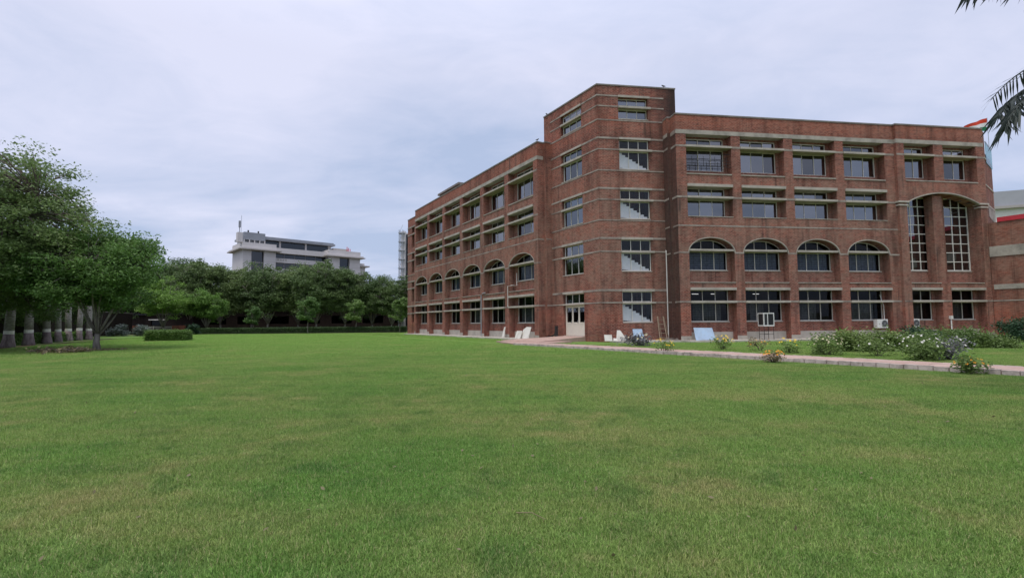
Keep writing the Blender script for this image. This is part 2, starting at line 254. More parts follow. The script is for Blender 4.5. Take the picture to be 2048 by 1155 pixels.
# ================================================================== mesh helpers
class MB:
    def __init__(s): s.v = []; s.f = []; s.mi = []; s.cur = 0
    def add(s, vs_, fs):
        o = len(s.v); s.v += [tuple(map(float, v)) for v in vs_]; s.f += [tuple(i + o for i in f) for f in fs]; s.mi += [s.cur] * len(fs); return s
    def box(s, x0, x1, y0, y1, z0, z1):
        return s.add([(x0, y0, z0), (x1, y0, z0), (x1, y1, z0), (x0, y1, z0), (x0, y0, z1), (x1, y0, z1), (x1, y1, z1), (x0, y1, z1)],
              [(0, 3, 2, 1), (4, 5, 6, 7), (0, 1, 5, 4), (1, 2, 6, 5), (2, 3, 7, 6), (3, 0, 4, 7)])
    def quad(s, a, b, c, d): return s.add([a, b, c, d], [(0, 1, 2, 3)])
    def prism(s, poly, z0, z1):
        n = len(poly); s.add([(x, y, z0) for x, y in poly] + [(x, y, z1) for x, y in poly], [tuple(range(n))[::-1], tuple(range(n, 2 * n))] + [(i, (i + 1) % n, n + (i + 1) % n, n + i) for i in range(n)]); return s
    def tube(s, pts, rad, sides=6, cap=True):
        pts = [Vector(p) for p in pts]; rings = []
        rad = rad if hasattr(rad, '__len__') else [rad] * len(pts)
        up = Vector((0.31, 0.17, 0.93)); vs_ = []
        for i, p in enumerate(pts):
            d = (pts[min(i + 1, len(pts) - 1)] - pts[max(i - 1, 0)]).normalized()
            a = d.cross(up)
            if a.length < 1e-3: a = d.cross(Vector((1, 0, 0)))
            a.normalize(); b = d.cross(a)
            for k in range(sides):
                t = 2 * math.pi * k / sides; vs_.append(p + (a * math.cos(t) + b * math.sin(t)) * rad[i])
        fs = []
        for i in range(len(pts) - 1):
            for k in range(sides):
                k2 = (k + 1) % sides; fs.append((i * sides + k, i * sides + k2, (i + 1) * sides + k2, (i + 1) * sides + k))
        if cap: fs += [tuple(range(sides))[::-1], tuple((len(pts) - 1) * sides + k for k in range(sides))]
        return s.add(vs_, fs)
    def lathe(s, prof, sides=16, c=(0, 0)):
        vs_ = []; fs = []
        for r, z in prof:
            for k in range(sides):
                t = 2 * math.pi * k / sides; vs_.append((c[0] + r * math.cos(t), c[1] + r * math.sin(t), z))
        for i in range(len(prof) - 1):
            for k in range(sides):
                k2 = (k + 1) % sides; fs.append((i * sides + k, i * sides + k2, (i + 1) * sides + k2, (i + 1) * sides + k))
        fs += [tuple(range(sides))[::-1], tuple((len(prof) - 1) * sides + k for k in range(sides))]
        return s.add(vs_, fs)
    def mesh(s, name):
        m = bpy.data.meshes.new(name); m.from_pydata(s.v, [], s.f); m.update(); return m

def link(o, parent=None):
    COL.objects.link(o)
    if parent: o.parent = parent
    return o
def tag(o, label, cat, group=None, kind=None):
    if label: o['label'] = label
    if cat: o['category'] = cat
    if group: o['group'] = group
    if kind: o['kind'] = kind
    return o
def mobj(name, mesh, mat, parent=None, loc=(0, 0, 0), rz=0.0, smooth=False, rot=None):
    if isinstance(mesh, MB): mesh = mesh.mesh(name)
    mats = mat if isinstance(mat, (list, tuple)) else [mat]
    if not mesh.materials:
        for m in mats: mesh.materials.append(m)
    o = bpy.data.objects.new(name, mesh); o.location = loc; o.rotation_euler = rot if rot else (0, 0, rz)
    if smooth: mesh.shade_smooth()
    return link(o, parent)
def empty(name, loc, label, cat, group=None, rz=0.0):
    o = bpy.data.objects.new(name, None); o.location = loc; o.rotation_euler = (0, 0, rz); o.empty_display_size = 0.3
    link(o); return tag(o, label, cat, group)
def fast_mesh(name, verts, nper, mat, smooth=False):
    """many disjoint polygons of nper corners each, verts (n*nper,3)"""
    verts = np.asarray(verts, dtype=np.float32); n = len(verts) // nper
    m = bpy.data.meshes.new(name); m.vertices.add(len(verts)); m.vertices.foreach_set('co', verts.ravel())
    m.loops.add(n * nper); m.loops.foreach_set('vertex_index', np.arange(n * nper, dtype=np.int32))
    m.polygons.add(n); m.polygons.foreach_set('loop_start', np.arange(0, n * nper, nper, dtype=np.int32))
    m.update(calc_edges=True); m.materials.append(mat); return m

class Frame:
    def __init__(s, th, D): s.th = th; s.D = D; s.c = math.cos(th); s.s = math.sin(th)
    def w(s, u, w, z): y = s.D + w; return Vector((u * s.c - y * s.s, u * s.s + y * s.c, z))
aR, aL = 1.4249330894, -0.5254360718
FR = Frame(math.pi / 2 - aR, 34.2)
FL = Frame(-(math.pi / 2 + aL), 22.9455)          # u runs to the right: u = -distance
FT = Frame(-(math.pi / 2 + aL), 24.1433)          # tower, left face
FB = Frame(math.pi / 2 - aR, 35.7038)             # tower, right face

# ================================================================== setting
def ground():
    b = MB(); S = 2500
    b.quad((-S, -S, 0), (S, -S, 0), (S, S, 0), (-S, S, 0))
    o = mobj('lawn', b, LAWN); o['kind'] = 'structure'; return o
ground()

# ================================================================== main building
ROOT = Vector((6.45, 37.02, 0.0))
BLD = empty('brick_building', ROOT, 'long four-storey red brick building with corner tower and arched first-floor windows', 'building')
def part(name, mb, mat, F, u=0.0, w=0.0, z=0.0, parent=None, smooth=False):
    """mesh coordinates are (u,w,z) relative to the anchor"""
    return mobj(name, mb, mat, parent or BLD, F.w(u, w, z) - ROOT, F.th, smooth)

def panel(b, u0, u1, z0, z1, w0, w1, holes):
    us = sorted({u0, u1, *[h[0] for h in holes], *[h[1] for h in holes]}); zs_ = sorted({z0, z1, *[h[2] for h in holes], *[h[3] for h in holes]})
    us = [u for u in us if u0 <= u <= u1]; zs_ = [z for z in zs_ if z0 <= z <= z1]
    def solid(i, j):
        if i < 0 or j < 0 or i >= len(us) - 1 or j >= len(zs_) - 1: return False
        uc = (us[i] + us[i + 1]) / 2; zc_ = (zs_[j] + zs_[j + 1]) / 2
        return not any(h[0] < uc < h[1] and h[2] < zc_ < h[3] for h in holes)
    for i in range(len(us) - 1):
        for j in range(len(zs_) - 1):
            if not solid(i, j): continue
            a, c, d, e = us[i], us[i + 1], zs_[j], zs_[j + 1]
            b.quad((a, w0, d), (c, w0, d), (c, w0, e), (a, w0, e)); b.quad((c, w1, d), (a, w1, d), (a, w1, e), (c, w1, e))
            if not solid(i - 1, j): b.quad((a, w1, d), (a, w0, d), (a, w0, e), (a, w1, e))
            if not solid(i + 1, j): b.quad((c, w0, d), (c, w1, d), (c, w1, e), (c, w0, e))
            if not solid(i, j - 1): b.quad((a, w1, d), (c, w1, d), (c, w0, d), (a, w0, d))
            if not solid(i, j + 1): b.quad((a, w0, e), (c, w0, e), (c, w1, e), (a, w1, e))

def ell(u, c, h, z0, rise): t = max(-1, min(1, (u - c) / h)); return z0 + rise * math.sqrt(max(0, 1 - t * t))
def seg(u, c, h, z0, rise):
    rad = (h * h + rise * rise) / (2 * rise); return z0 + rise - rad + math.sqrt(max(0, rad * rad - (u - c) ** 2))
def arch_panel(b, u0, u1, z0, z1, w0, w1, arches, fn=ell, n=28):
    """solid wall z0..z1 with arched openings rising from z0"""
    cur = u0
    def blk(a, c):
        b.quad((a, w0, z0), (c, w0, z0), (c, w0, z1), (a, w0, z1)); b.quad((c, w1, z0), (a, w1, z0), (a, w1, z1), (c, w1, z1)); b.quad((a, w1, z0), (c, w1, z0), (c, w0, z0), (a, w0, z0))
    for c, h, rise in arches:
        blk(cur, c - h)
        xs = [c - h * math.cos(math.pi * k / n) for k in range(n + 1)]
        for a, d in zip(xs[:-1], xs[1:]):
            za, zd = fn(a, c, h, z0, rise), fn(d, c, h, z0, rise)
            b.quad((a, w0, za), (d, w0, zd), (d, w0, z1), (a, w0, z1)); b.quad((d, w1, zd), (a, w1, za), (a, w1, z1), (d, w1, z1))
            b.quad((a, w1, za), (d, w1, zd), (d, w0, zd), (a, w0, za))
        cur = c + h
    blk(cur, u1)
    b.quad((u0, w0, z1), (u1, w0, z1), (u1, w1, z1), (u0, w1, z1)); b.quad((u0, w1, z0), (u0, w0, z0), (u0, w0, z1), (u0, w1, z1)); b.quad((u1, w0, z0), (u1, w1, z0), (u1, w1, z1), (u1, w0, z1))
def arch_trim(b, c, h, z0, rise, w0, w1, t=0.085, fn=ell, n=28, over=0.0):
    """mortar-coloured rim that lines the arch"""
    pts = []
    for k in range(n + 1):
        x = c - h * math.cos(math.pi * k / n); z = fn(x, c, h, z0, rise); pts.append(Vector((x, 0, z)))
    nor = []
    for k in range(n + 1):
        d = (pts[min(k + 1, n)] - pts[max(k - 1, 0)]).normalized(); nor.append(Vector((-d.z, 0, d.x)))
    for k in range(n):
        a, c_ = pts[k] - nor[k] * 0.012, pts[k + 1] - nor[k + 1] * 0.012; A, C = pts[k] + nor[k] * t, pts[k + 1] + nor[k + 1] * t
        f = lambda p, w: (p.x, w, p.z)
        b.quad(f(a, w0), f(c_, w0), f(C, w0), f(A, w0)); b.quad(f(a, w1), f(c_, w1), f(c_, w0), f(a, w0)); b.quad(f(A, w0), f(C, w0), f(C, w1), f(A, w1))

_wc = {}
def window(F, u0, u1, z0, z1, w, cols, glass, rows=1, fr=0.05, parent=None, onepane=False, inset=0.0, frm=None, colw=None):
    """aluminium frame with real panes; frame origin at lower left"""
    W, H = u1 - u0, z1 - z0; key = (round(W, 2), round(H, 2), cols, rows, fr, frm.name if frm else 0)
    fm = frm or ALU
    if key not in _wc:
        b = MB(); d = 0.07
        b.box(0, fr, -d / 2, d / 2, 0, H); b.box(W - fr, W, -d / 2, d / 2, 0, H); b.box(fr, W - fr, -d / 2, d / 2, 0, fr); b.box(fr, W - fr, -d / 2, d / 2, H - fr, H)
        m = fr * 0.8
        for i in range(1, cols): x = W * i / cols; b.box(x - m / 2, x + m / 2, -d / 2 + .004, d / 2 - .004, fr, H - fr)
        for j in range(1, rows):
            z = H * j / rows
            for i in range(cols):
                xa = fr if i == 0 else W * i / cols + m / 2; xb = W - fr if i == cols - 1 else W * (i + 1) / cols - m / 2
                b.box(xa, xb, -d / 2 + .008, d / 2 - .008, z - m / 2, z + m / 2)
        me = b.mesh('window'); me.materials.append(fm)
        pb = MB(); pw, ph = (W if onepane else W / cols), H / rows
        pb.quad((0.02, 0, 0.02), (pw - .02, 0, 0.02), (pw - .02, 0, ph - .02), (0.02, 0, ph - .02))
        _wc[key] = (me, pb, {})
    me, pb, pc = _wc[key]
    o = mobj('window', me, fm, parent or BLD, F.w(u0, w, z0) - ROOT, F.th)
    for j in range(rows):
        for i in range(1 if onepane else cols):
            g_ = GL_TV[random.choice((0, 0, 1, 1, 2))] if glass is GL_TINT else glass; gk = g_.name
            if gk not in pc: pm = pb.mesh('pane'); pm.materials.append(g_); pc[gk] = pm
            p = mobj('pane', pc[gk], glass, o, (W * i / cols, 0.004, H * j / rows))
            p.rotation_euler = (random.uniform(-.014, .014), 0, random.uniform(-.018, .018))
    return o
_gc = {}
def grille(F, win, W, H, mat=None):
    k = (round(W, 2), round(H, 2))
    if k not in _gc:
        b = MB(); n = int(H / 0.16)
        for i in range(1, n): z = H * i / n; b.box(0.05, W - .05, 0.09, 0.102, z - .007, z + .007)
        for i in range(1, 4): x = W * (i - .5) / 3; b.box(x - .007, x + .007, 0.102, 0.114, 0.03, H - .03)
        _gc[k] = b.mesh('window_grille'); _gc[k].materials.append(IRON)
    mobj('window_grille', _gc[k], IRON, win)
def curtain(win, x0, x1, H, mat, rng):
    b = MB(); n = 26; pts = []
    for i in range(n + 1):
        x = x0 + (x1 - x0) * i / n; pts.append((x, 0.24 + 0.045 * math.sin(i * 1.9 + rng.random() * .8)))
    for (a, ya), (c, yc) in zip(pts[:-1], pts[1:]): b.quad((a, ya, 0.03), (c, yc, 0.03), (c, yc, H), (a, ya, H))
    mobj('curtain', b, mat, win)
def fanlight(F, c, h, z0, zs0, rise, w, cols, glass):
    """glazed head of the arched bay: flat bottom at z0, elliptical top; origin at lower centre"""
    b = MB(); fr = 0.05; n = 24; hz = h
    top = lambda x: ell(x, 0, h, zs0 - z0, rise)
    # half chord where the curve meets the sill line
    pts = [(-h * math.cos(math.pi * k / n)) for k in range(n + 1)]
    pts = [x for x in pts if top(x) > 0.02]
    for a, d in zip(pts[:-1], pts[1:]):
        za, zd = top(a), top(d)
        b.add([(a, -.03, max(za - fr, 0)), (d, -.03, max(zd - fr, 0)), (d, -.03, zd), (a, -.03, za), (a, .03, max(za - fr, 0)), (d, .03, max(zd - fr, 0))], [(0, 1, 2, 3), (0, 4, 5, 1)])
    b.box(pts[0], pts[-1], -.028, .028, 0, fr)
    xs = [h * 0.88 * (2 * i / cols - 1) for i in range(1, cols)]
    for x in xs: b.box(x - .02, x + .02, -.026, .026, fr, top(x) - fr)
    o = part('fanlight', b, ALU, F, c, w, z0)
    bounds = [pts[0]] + xs + [pts[-1]]
    for i in range(cols):
        a, d = bounds[i], bounds[i + 1]; m = 10; pb = MB()
        cc = [a + (d - a) * k / m for k in range(m + 1)]
        for p_, q_ in zip(cc[:-1], cc[1:]): pb.quad((p_, 0.002, 0), (q_, 0.002, 0), (q_, 0.002, max(top(q_) - .01, .001)), (p_, 0.002, max(top(p_) - .01, .001)))
        mobj('pane', pb, glass, o)
    return o

Z = dict(base=-0.1, gm=(2.76, 2.91), gu=(3.68, 3.86), up1=4.20, led1=4.26, s1=5.17, m1=(6.52, 6.66), spr=6.43, rise=1.05, band=(8.30, 8.40), s2=9.10, wall2=9.0,
         m2=(10.37, 10.52), u2=(11.22, 11.42), up2=12.13, led2=12.21, s3=12.55, m3=(14.14, 14.29), beam=(15.11, 15.42), par=16.53, cop=16.64)
RD = 0.6       # depth of the bay recess
rng = random.Random(5)

def slab(F, u0, u1, w0, w1, z0, z1, name='sunshade_slab', mat=None):
    mat = mat or SLABM
    b = MB(); b.box(0, u1 - u0, 0, w1 - w0, 0, z1 - z0); return part(name, b, mat, F, u0, w0, z0)

def wing(F, bays, ends, wf, jamb, cols, far=False, arched=True, second=True, u_back=None, portal=None, depth=12.0, par_mat=None):
    """bays: list of (u0,u1) openings; ends (uL,uR) of the front wall; wf = front plane"""
    uL, uR = ends; A = uL; b = MB()
    edges = [uL] + [e for bay in bays for e in bay] + [uR]
    piers = [(edges[i], edges[i + 1]) for i in range(0, len(edges), 2)]
    wb = wf + RD; T = 0.22
    zlow_top = Z['spr'] if arched else (Z['led1'] - 0.4 if portal else Z['spr'])
    holes = []
    for k, (u0, u1) in enumerate(bays):
        j0, j1 = jamb[k] if isinstance(jamb, list) else (jamb, jamb)
        holes.append((u0 + j0, u1 - j1))
    # front wall masses
    ztops = [(Z['base'], Z['spr']), (Z['wall2'], Z['beam'][0])] if not portal else [(Z['base'], Z['gu'][0]), (Z['up2'], Z['beam'][0])]
    for (a, c) in piers:
        for z0, z1 in ztops: q = MB(); q.box(a - A, c - A, wf, wb, z0, z1); part('pier', q, BRICK, F, A, 0, 0)
    if arched:
        arch_panel(b, uL - A, uR - A, Z['spr'], Z['wall2'], wf, wb, [((u0 + u1) / 2 - A, (u1 - u0) / 2, Z['rise']) for u0, u1 in bays])
        for u0, u1 in bays:
            for z0, z1 in ((Z['gu'][1], Z['up1']), (Z['u2'][1], Z['up2'])): q = MB(); q.box(u0 - A, u1 - A, wf + .03, wb, z0, z1); part('spandrel', q, BRICK, F, A, 0, 0)
        part('wall', b, BRICK, F, A, 0, 0)
    b = MB(); b.box(0, uR - uL, wf + .01, wf + .31, Z['beam'][1], Z['par']); part('parapet', b, BRICK_F, F, A)
    slab(F, uL - .03, uR + .03, wf - .03, wf + .36, Z['par'], Z['cop'], 'coping', COPING)
    slab(F, uL - .01, uR + .01, wf - .015, wb, Z['beam'][0], Z['beam'][1], 'roof_beam', CONC)
    # recessed back wall with window openings
    b = MB(); hh = []
    for h0, h1 in holes:
        hh.append((h0, h1, 1.40, Z['gm'][0] + .06)); hh.append((h0, h1, Z['gm'][1] - .06, Z['gu'][0] + .05))
        if arched:
            hh.append((h0, h1, Z['s1'], Z['m1'][0] + .06)); hh.append((h0, h1, Z['s2'], Z['m2'][0] + .06)); hh.append((h0, h1, Z['m2'][1] - .06, Z['u2'][0] + .05))
        hh.append((h0, h1, Z['s3'], Z['m3'][0] + .06)); hh.append((h0, h1, Z['m3'][1] - .06, Z['beam'][0] - .12))
    if arched:
        panel(b, uL - A, uR - A, Z['base'], Z['m1'][1] - .05, wb, wb + T, [(h[0] - A, h[1] - A, h[2], h[3]) for h in hh if h[3] < Z['m1'][1]])
        # the zone behind the arches: wall with matching arched heads
        def fn(x, c, h, z0, rise): return max(z0, ell(x, c, h, Z['spr'], Z['rise'] * .94))
        arch_panel(b, uL - A, uR - A, Z['m1'][1] - .05, Z['wall2'], wb, wb + T, [((u0 + u1) / 2 - A, (u1 - u0) / 2 * .96, Z['rise']) for u0, u1 in bays], fn)
        panel(b, uL - A, uR - A, Z['wall2'], Z['beam'][0], wb, wb + T, [(h[0] - A, h[1] - A, h[2], h[3]) for h in hh if h[2] > Z['wall2']])
    else:
        panel(b, uL - A, uR - A, Z['base'], Z['gu'][0], wb, wb + T, [(h[0] - A, h[1] - A, h[2], h[3]) for h in hh if h[3] < 4]); part('wall', b, BRICK, F, A, 0, 0); b = MB()
        panel(b, uL - A, uR - A, Z['up2'], Z['beam'][0], wb, wb + T, [(h[0] - A, h[1] - A, h[2], h[3]) for h in hh if h[2] > Z['up2']])
    part('wall', b, BRICK, F, A, 0, 0)
    # slabs, ledges, bands, feet
    for k, ((u0, u1), (h0, h1)) in enumerate(zip(bays, holes)):
        e = 0.0
        slab(F, u0 - e, u1 + e, wf - .11, wb, *Z['gm']); slab(F, u0, u1, wf - .09, wb, *Z['gu'])
        if arched:
            slab(F, u0, u1, wf - .02, wf + .05, Z['up1'], Z['led1'], 'ledge', CONC)
            c, h = (u0 + u1) / 2, (u1 - u0) / 2; hm = h * math.sqrt(1 - ((Z['m1'][0] - Z['spr'] + .14) / Z['rise']) ** 2) - .02
            slab(F, c - hm, c + hm, wf + .02, wb, *Z['m1'])
            slab(F, u0, u1, wf - .10, wb, *Z['m2']); slab(F, u0, u1, wf - .10, wb, *Z['u2'])
            slab(F, u0, u1, wf - .02, wf + .05, Z['up2'], Z['led2'], 'ledge', CONC)
            b = MB(); arch_trim(b, c - u0, h, 0, Z['rise'], wf - .012, wf + .10, .055); part('arch_trim', b, CONC, F, u0, 0, Z['spr'])
            slab(F, u0 + .02, u1 - .02, wf - .03, wb, Z['wall2'], Z['wall2'] + .05, 'ledge', CONC)
        slab(F, u0, u1, wf - .09, wb, *Z['m3'])
        slab(F, u0, u1, wb - .015, wb, 0.1, 0.66, 'plinth_render', CONC_L)
        gl = GL_TINT
        o = window(F, h0, h1, 1.42, Z['gm'][0] + .02, wb + .1, cols[k], GL_CLR); grille(F, o, h1 - h0, Z['gm'][0] - 1.4)
        if not far or k % 2: curtain(o, rng.uniform(.1, .5), (h1 - h0) * rng.uniform(.55, .95), 1.3, CURT_G, rng)
        slab(F, h0 - .04, h1 + .04, wb - .05, wb + .06, 1.36, 1.42, 'sill', CONC_L)
        window(F, h0, h1, Z['gm'][1] - .02, Z['gu'][0] + .03, wb + .1, cols[k], GL_CLR, onepane=far)
        if arched:
            o = window(F, h0, h1, Z['s1'], Z['m1'][0] + .02, wb + .1, cols[k], GL_CLR); grille(F, o, h1 - h0, Z['m1'][0] - Z['s1'])
            curtain(o, .06, h1 - h0 - .06, 1.32, CURT_B, rng)
            slab(F, h0 - .04, h1 + .04, wb - .05, wb + .06, Z['s1'] - .06, Z['s1'], 'sill', CONC_L)
            fanlight(F, (u0 + u1) / 2, (u1 - u0) / 2 * .95, Z['m1'][1], Z['spr'], Z['rise'] * .93, wb + .1, cols[k], GL_CLR)
            window(F, h0, h1, Z['s2'], Z['m2'][0] + .02, wb + .1, cols[k], gl); window(F, h0, h1, Z['m2'][1] - .02, Z['u2'][0] + .03, wb + .1, cols[k], gl, onepane=far)
        window(F, h0, h1, Z['s3'], Z['m3'][0] + .02, wb + .1, cols[k], gl); window(F, h0, h1, Z['m3'][1] - .02, Z['beam'][0] - .14, wb + .1, cols[k], gl, onepane=far)
    for (a, c) in piers:
        for z in ((2.78, 2.90), (6.34, 6.45), (10.38, 10.52), (14.15, 14.29)):
            if portal and 4 < z[0] < 12: continue
            slab(F, a, c, wf - .016, wf, z[0], z[1], 'string_course', BANDM)
        slab(F, a - .02, c + .02, wf - .03, wf, 0.10, 0.40, 'pier_foot', CONC)
    if arched: slab(F, uL, uR, wf - .012, wf, Z['band'][0], Z['band'][1], 'string_course', BANDM)
    # rooms behind: floors, ceiling slab, partition and outer walls
    b = MB(); B0 = wb + T
    for z in ((0.3, 4.1, 11.7) if portal else (0.3, 4.1, 7.9, 11.7)): b.box(0, uR - uL, B0, B0 + depth, z - .15, z)
    b.box(0, uR - uL, B0 + 5, B0 + 5.15, 0.3, 15.1)
    x = 0
    for k in range(len(bays) + 1):
        xx = (piers[k][0] + piers[k][1]) / 2 - A; b.box(xx - .07, xx + .07, B0 + .01, B0 + 5, 0.3, 15.1)
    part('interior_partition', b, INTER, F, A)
    b = MB(); b.box(0, uR - uL, wf + .31, B0 + depth, Z['beam'][1] - .12, Z['beam'][1] + .05); part('roof_slab', b, CONC, F, A)
    b = MB(); b.box(0, uR - uL, B0 + depth, B0 + depth + .3, Z['base'], Z['par']); part('wall', b, BRICK, F, A)
    return piers

# right wing: four wide bays and a slightly forward block of two narrower ones
Rb = [(17.93 + 4.27 * k, 17.93 + 4.27 * k + 3.55) for k in range(4)]
wing(FR, Rb, (17.15, 35.15), 0.0, 0.27, [3] * 4)
Rp = [(35.83, 38.46), (39.30, 42.36)]
WP = -0.22
wing(FR, Rp, (35.15, 43.05), WP, [(.55, .30), (.62, .40)], [2, 2], arched=False, portal=True)
# tall arched portal with the two gridded stair windows
b = MB(); A = 35.15; pu0, pu1, psp, prise, pd = 35.83, 42.46, 10.40, 0.84, 1.0
def wbox(*q): bq = MB(); bq.box(*q); part('wall', bq, BRICK, FR, A)
for a, c in ((35.15, pu0), (pu1, 43.05)): wbox(a - A, c - A, WP, WP + pd, Z['gu'][0], psp)
arch_panel(b, 0, 43.05 - A, psp, Z['up2'], WP, WP + pd, [((pu0 + pu1) / 2 - A, (pu1 - pu0) / 2, prise)], seg)
wbox(38.40 - A, 39.24 - A, WP + .28, WP + pd, Z['up1'], 11.12)
wbox(pu0 - A, 38.40 - A, WP + .03, WP + pd, Z['gu'][1], Z['up1']); wbox(39.24 - A, pu1 - A, WP + .03, WP + pd, Z['gu'][1], Z['up1']); wbox(38.40 - A, 39.24 - A, WP, WP + pd, Z['gu'][0], Z['up1'])
part('wall', b, BRICK, FR, A)
tw = [(36.42, 38.62), (40.20, 42.46)]
b = MB(); panel(b, 0, 43.05 - A, Z['gu'][0], Z['up2'] - .02, WP + pd, WP + pd + .25, [(a - A, c - A, 5.27, 11.12) for a, c in tw]); part('wall', b, BRICK_D if 0 else BRICK, FR, A)
for a, c in tw:
    window(FR, a, c, 5.27, 11.12, WP + pd + .1, 3, GL_TALL, rows=8, fr=0.075, frm=WHITE)
    slab(FR, a - .03, c + .03, WP + pd - .04, WP + pd + .06, 5.20, 5.27, 'sill', CONC_L)
b = MB(); arch_trim(b, (pu1 - pu0) / 2, (pu1 - pu0) / 2, 0, prise, WP - .03, WP + .2, 0.08, seg); part('arch_trim', b, CONC, FR, pu0, 0, psp)
for a, c in ((35.02, 35.95), (pu1 - .12, 43.15)):
    slab(FR, a, c, WP - .10, WP + .5, 10.42, 10.54, 'capital', CONC_L); slab(FR, a + .04, c - .04, WP - .06, WP + .45, 10.18, 10.28, 'capital', CONC_L)
for a, c in Rp: slab(FR, a, c, WP - .02, WP + .05, Z['up1'], Z['led1'], 'ledge', CONC)
slab(FR, Rp[0][0], Rp[1][1], WP - .03, WP + .06, Z['up2'], Z['led2'], 'ledge', CONC)
for k in range(3): slab(FR, 39.9 + k * .95, 40.15 + k * .95, WP + .3, WP + .55, 10.86 - .13 * k, 10.90 - .13 * k, 'soffit_light', DARKP)
# balcony railing in the first top-floor bay
b = MB()
for z in (.0, .22, .45, .95): b.box(0, 3.55, -.015, .015, z, z + .03)
for i, x in enumerate([.5, .95, 1.4, 1.85, 2.3, 2.75, 3.2]): b.box(x - .012, x + .012, -.012, .012, .03, .45 if i % 2 else .75)
part('balcony_railing', b, IRON, FR, 17.93, .12, 12.75)

# stepped return between right wing and tower
b = MB(); b.box(0, .35, 0, .78, -.1, 15.42); b.box(-.27, .35, .78, 1.5, -.1, 15.42); part('wall', b, BRICK_D, FR, 17.15 - .001, 0.002, 0)
b = MB(); b.box(-.001, .35, .31, .78, 15.42, Z['par'] - .003); b.box(-.27, .35, .78, 1.5, 15.42, Z['par'] - .003); part('parapet', b, BRICK_F, FR, 17.15, 0.002, 0)
slab(FR, 16.86, 17.5, .76, 1.5, Z['par'] - .002, Z['cop'] - .004, 'coping', COPING); slab(FR, 17.118, 17.5, .36, .76, Z['par'] - .002, Z['cop'] - .004, 'coping', COPING)
for z0, z1 in ((2.78, 2.90), (6.34, 6.45), (8.30, 8.40), (10.38, 10.52), (14.15, 14.29), (15.12, 15.40)):
    slab(FR, 17.13, 17.148, -.016, .78, z0, z1, 'string_course', BANDM); slab(FR, 16.86, 16.878, .77, 1.5, z0, z1, 'string_course', BANDM)

# left wing: six bays running away
Lb = [(-40.14 - 5.02 * k, -35.86 - 5.02 * k) for k in range(5, -1, -1)]
wing(FL, Lb, (-65.55, -35.20), 0.0, [(.56, .30)] * 6, [3] * 6, far=True)
b = MB(); b.box(-.35, 0, 0, .62, -.1, 15.42); b.box(-.35, .30, .62, 1.2, -.1, 15.42); part('wall', b, BRICK, FL, -35.20 + .001, 0.002, 0)
b = MB(); b.box(-.35, .001, .31, .62, 15.42, Z['par'] - .003); b.box(-.35, .30, .62, 1.2, 15.42, Z['par'] - .003); part('parapet', b, BRICK_F, FL, -35.20, 0.002, 0)
slab(FL, -35.55, -34.87, .60, 1.2, Z['par'] - .002, Z['cop'] - .004, 'coping', COPING); slab(FL, -35.55, -35.168, .36, .60, Z['par'] - .002, Z['cop'] - .004, 'coping', COPING)
for z0, z1 in ((2.78, 2.90), (8.30, 8.40)):
    slab(FL, -35.198, -35.18, -.016, .62, z0, z1, 'string_course', BANDM); slab(FL, -34.898, -34.88, .61, 1.2, z0, z1, 'string_course', BANDM)
for z0, z1 in ((6.34, 6.45),): slab(FL, -35.198, -35.18, -.016, .3, z0, z1, 'string_course', BANDM)
# set-back end block of the left wing with its slot windows
b = MB(); slots = [(1.6, 2.75), (2.95, 3.75), (4.5, 6.3), (6.6, 7.3), (8.6, 10.3), (10.6, 11.4), (12.3, 14.1), (14.4, 15.2)]
panel(b, 0, 6.6, -.1, Z['par'], 0, .3, [(1.78, 2.85, z0, z1) for z0, z1 in slots]); b.box(0.0, .3, .3, 12, -.1, Z['par']); part('wall', b, BRICK, FT, -72.1)
slab(FT, -72.14, -65.5, -.04, .36, Z['par'], Z['cop'], 'coping', COPING)
b = MB(); b.box(.4, 6.5, .9, 1.0, 0, 16); part('wall', b, BRICK, FT, -72.1)
for z0, z1 in ((2.78, 2.92), (3.78, 3.98), (6.34, 6.5), (7.32, 7.5), (8.3, 8.4), (10.36, 10.5), (11.42, 11.6), (14.14, 14.3), (15.2, 15.4)): slab(FT, -72.12, -65.6, -.04, .0, z0, z1, 'string_course', BANDM)
b = MB(); b.box(0, 6.5, .31, 12, 15.3, 15.45); part('roof_slab', b, CONC, FT, -72.05)
# roof stair head on the left wing
b = MB(); b.box(0, 6.2, 0, 5, 15.47, 19.35); part('roof_stair_head', b, BRICK, FL, -66.2, 4.2)
slab(FL, -66.7, -59.5, 3.7, 9.7, 19.35, 19.6, 'roof_stair_slab', COPING)
b = MB(); b.box(0, 9.5, 0, .3, 15.47, 17.9); part('parapet', b, BRICK, FL, -69.0, 3.4)
slab(FL, -69.05, -59.45, 3.36, 3.74, 17.9, 18.0, 'coping', COPING)
slab(FL, -60.3, -60.12, 4.1, 4.19, 18.0, 18.9, 'vent_pipe', WHITE)

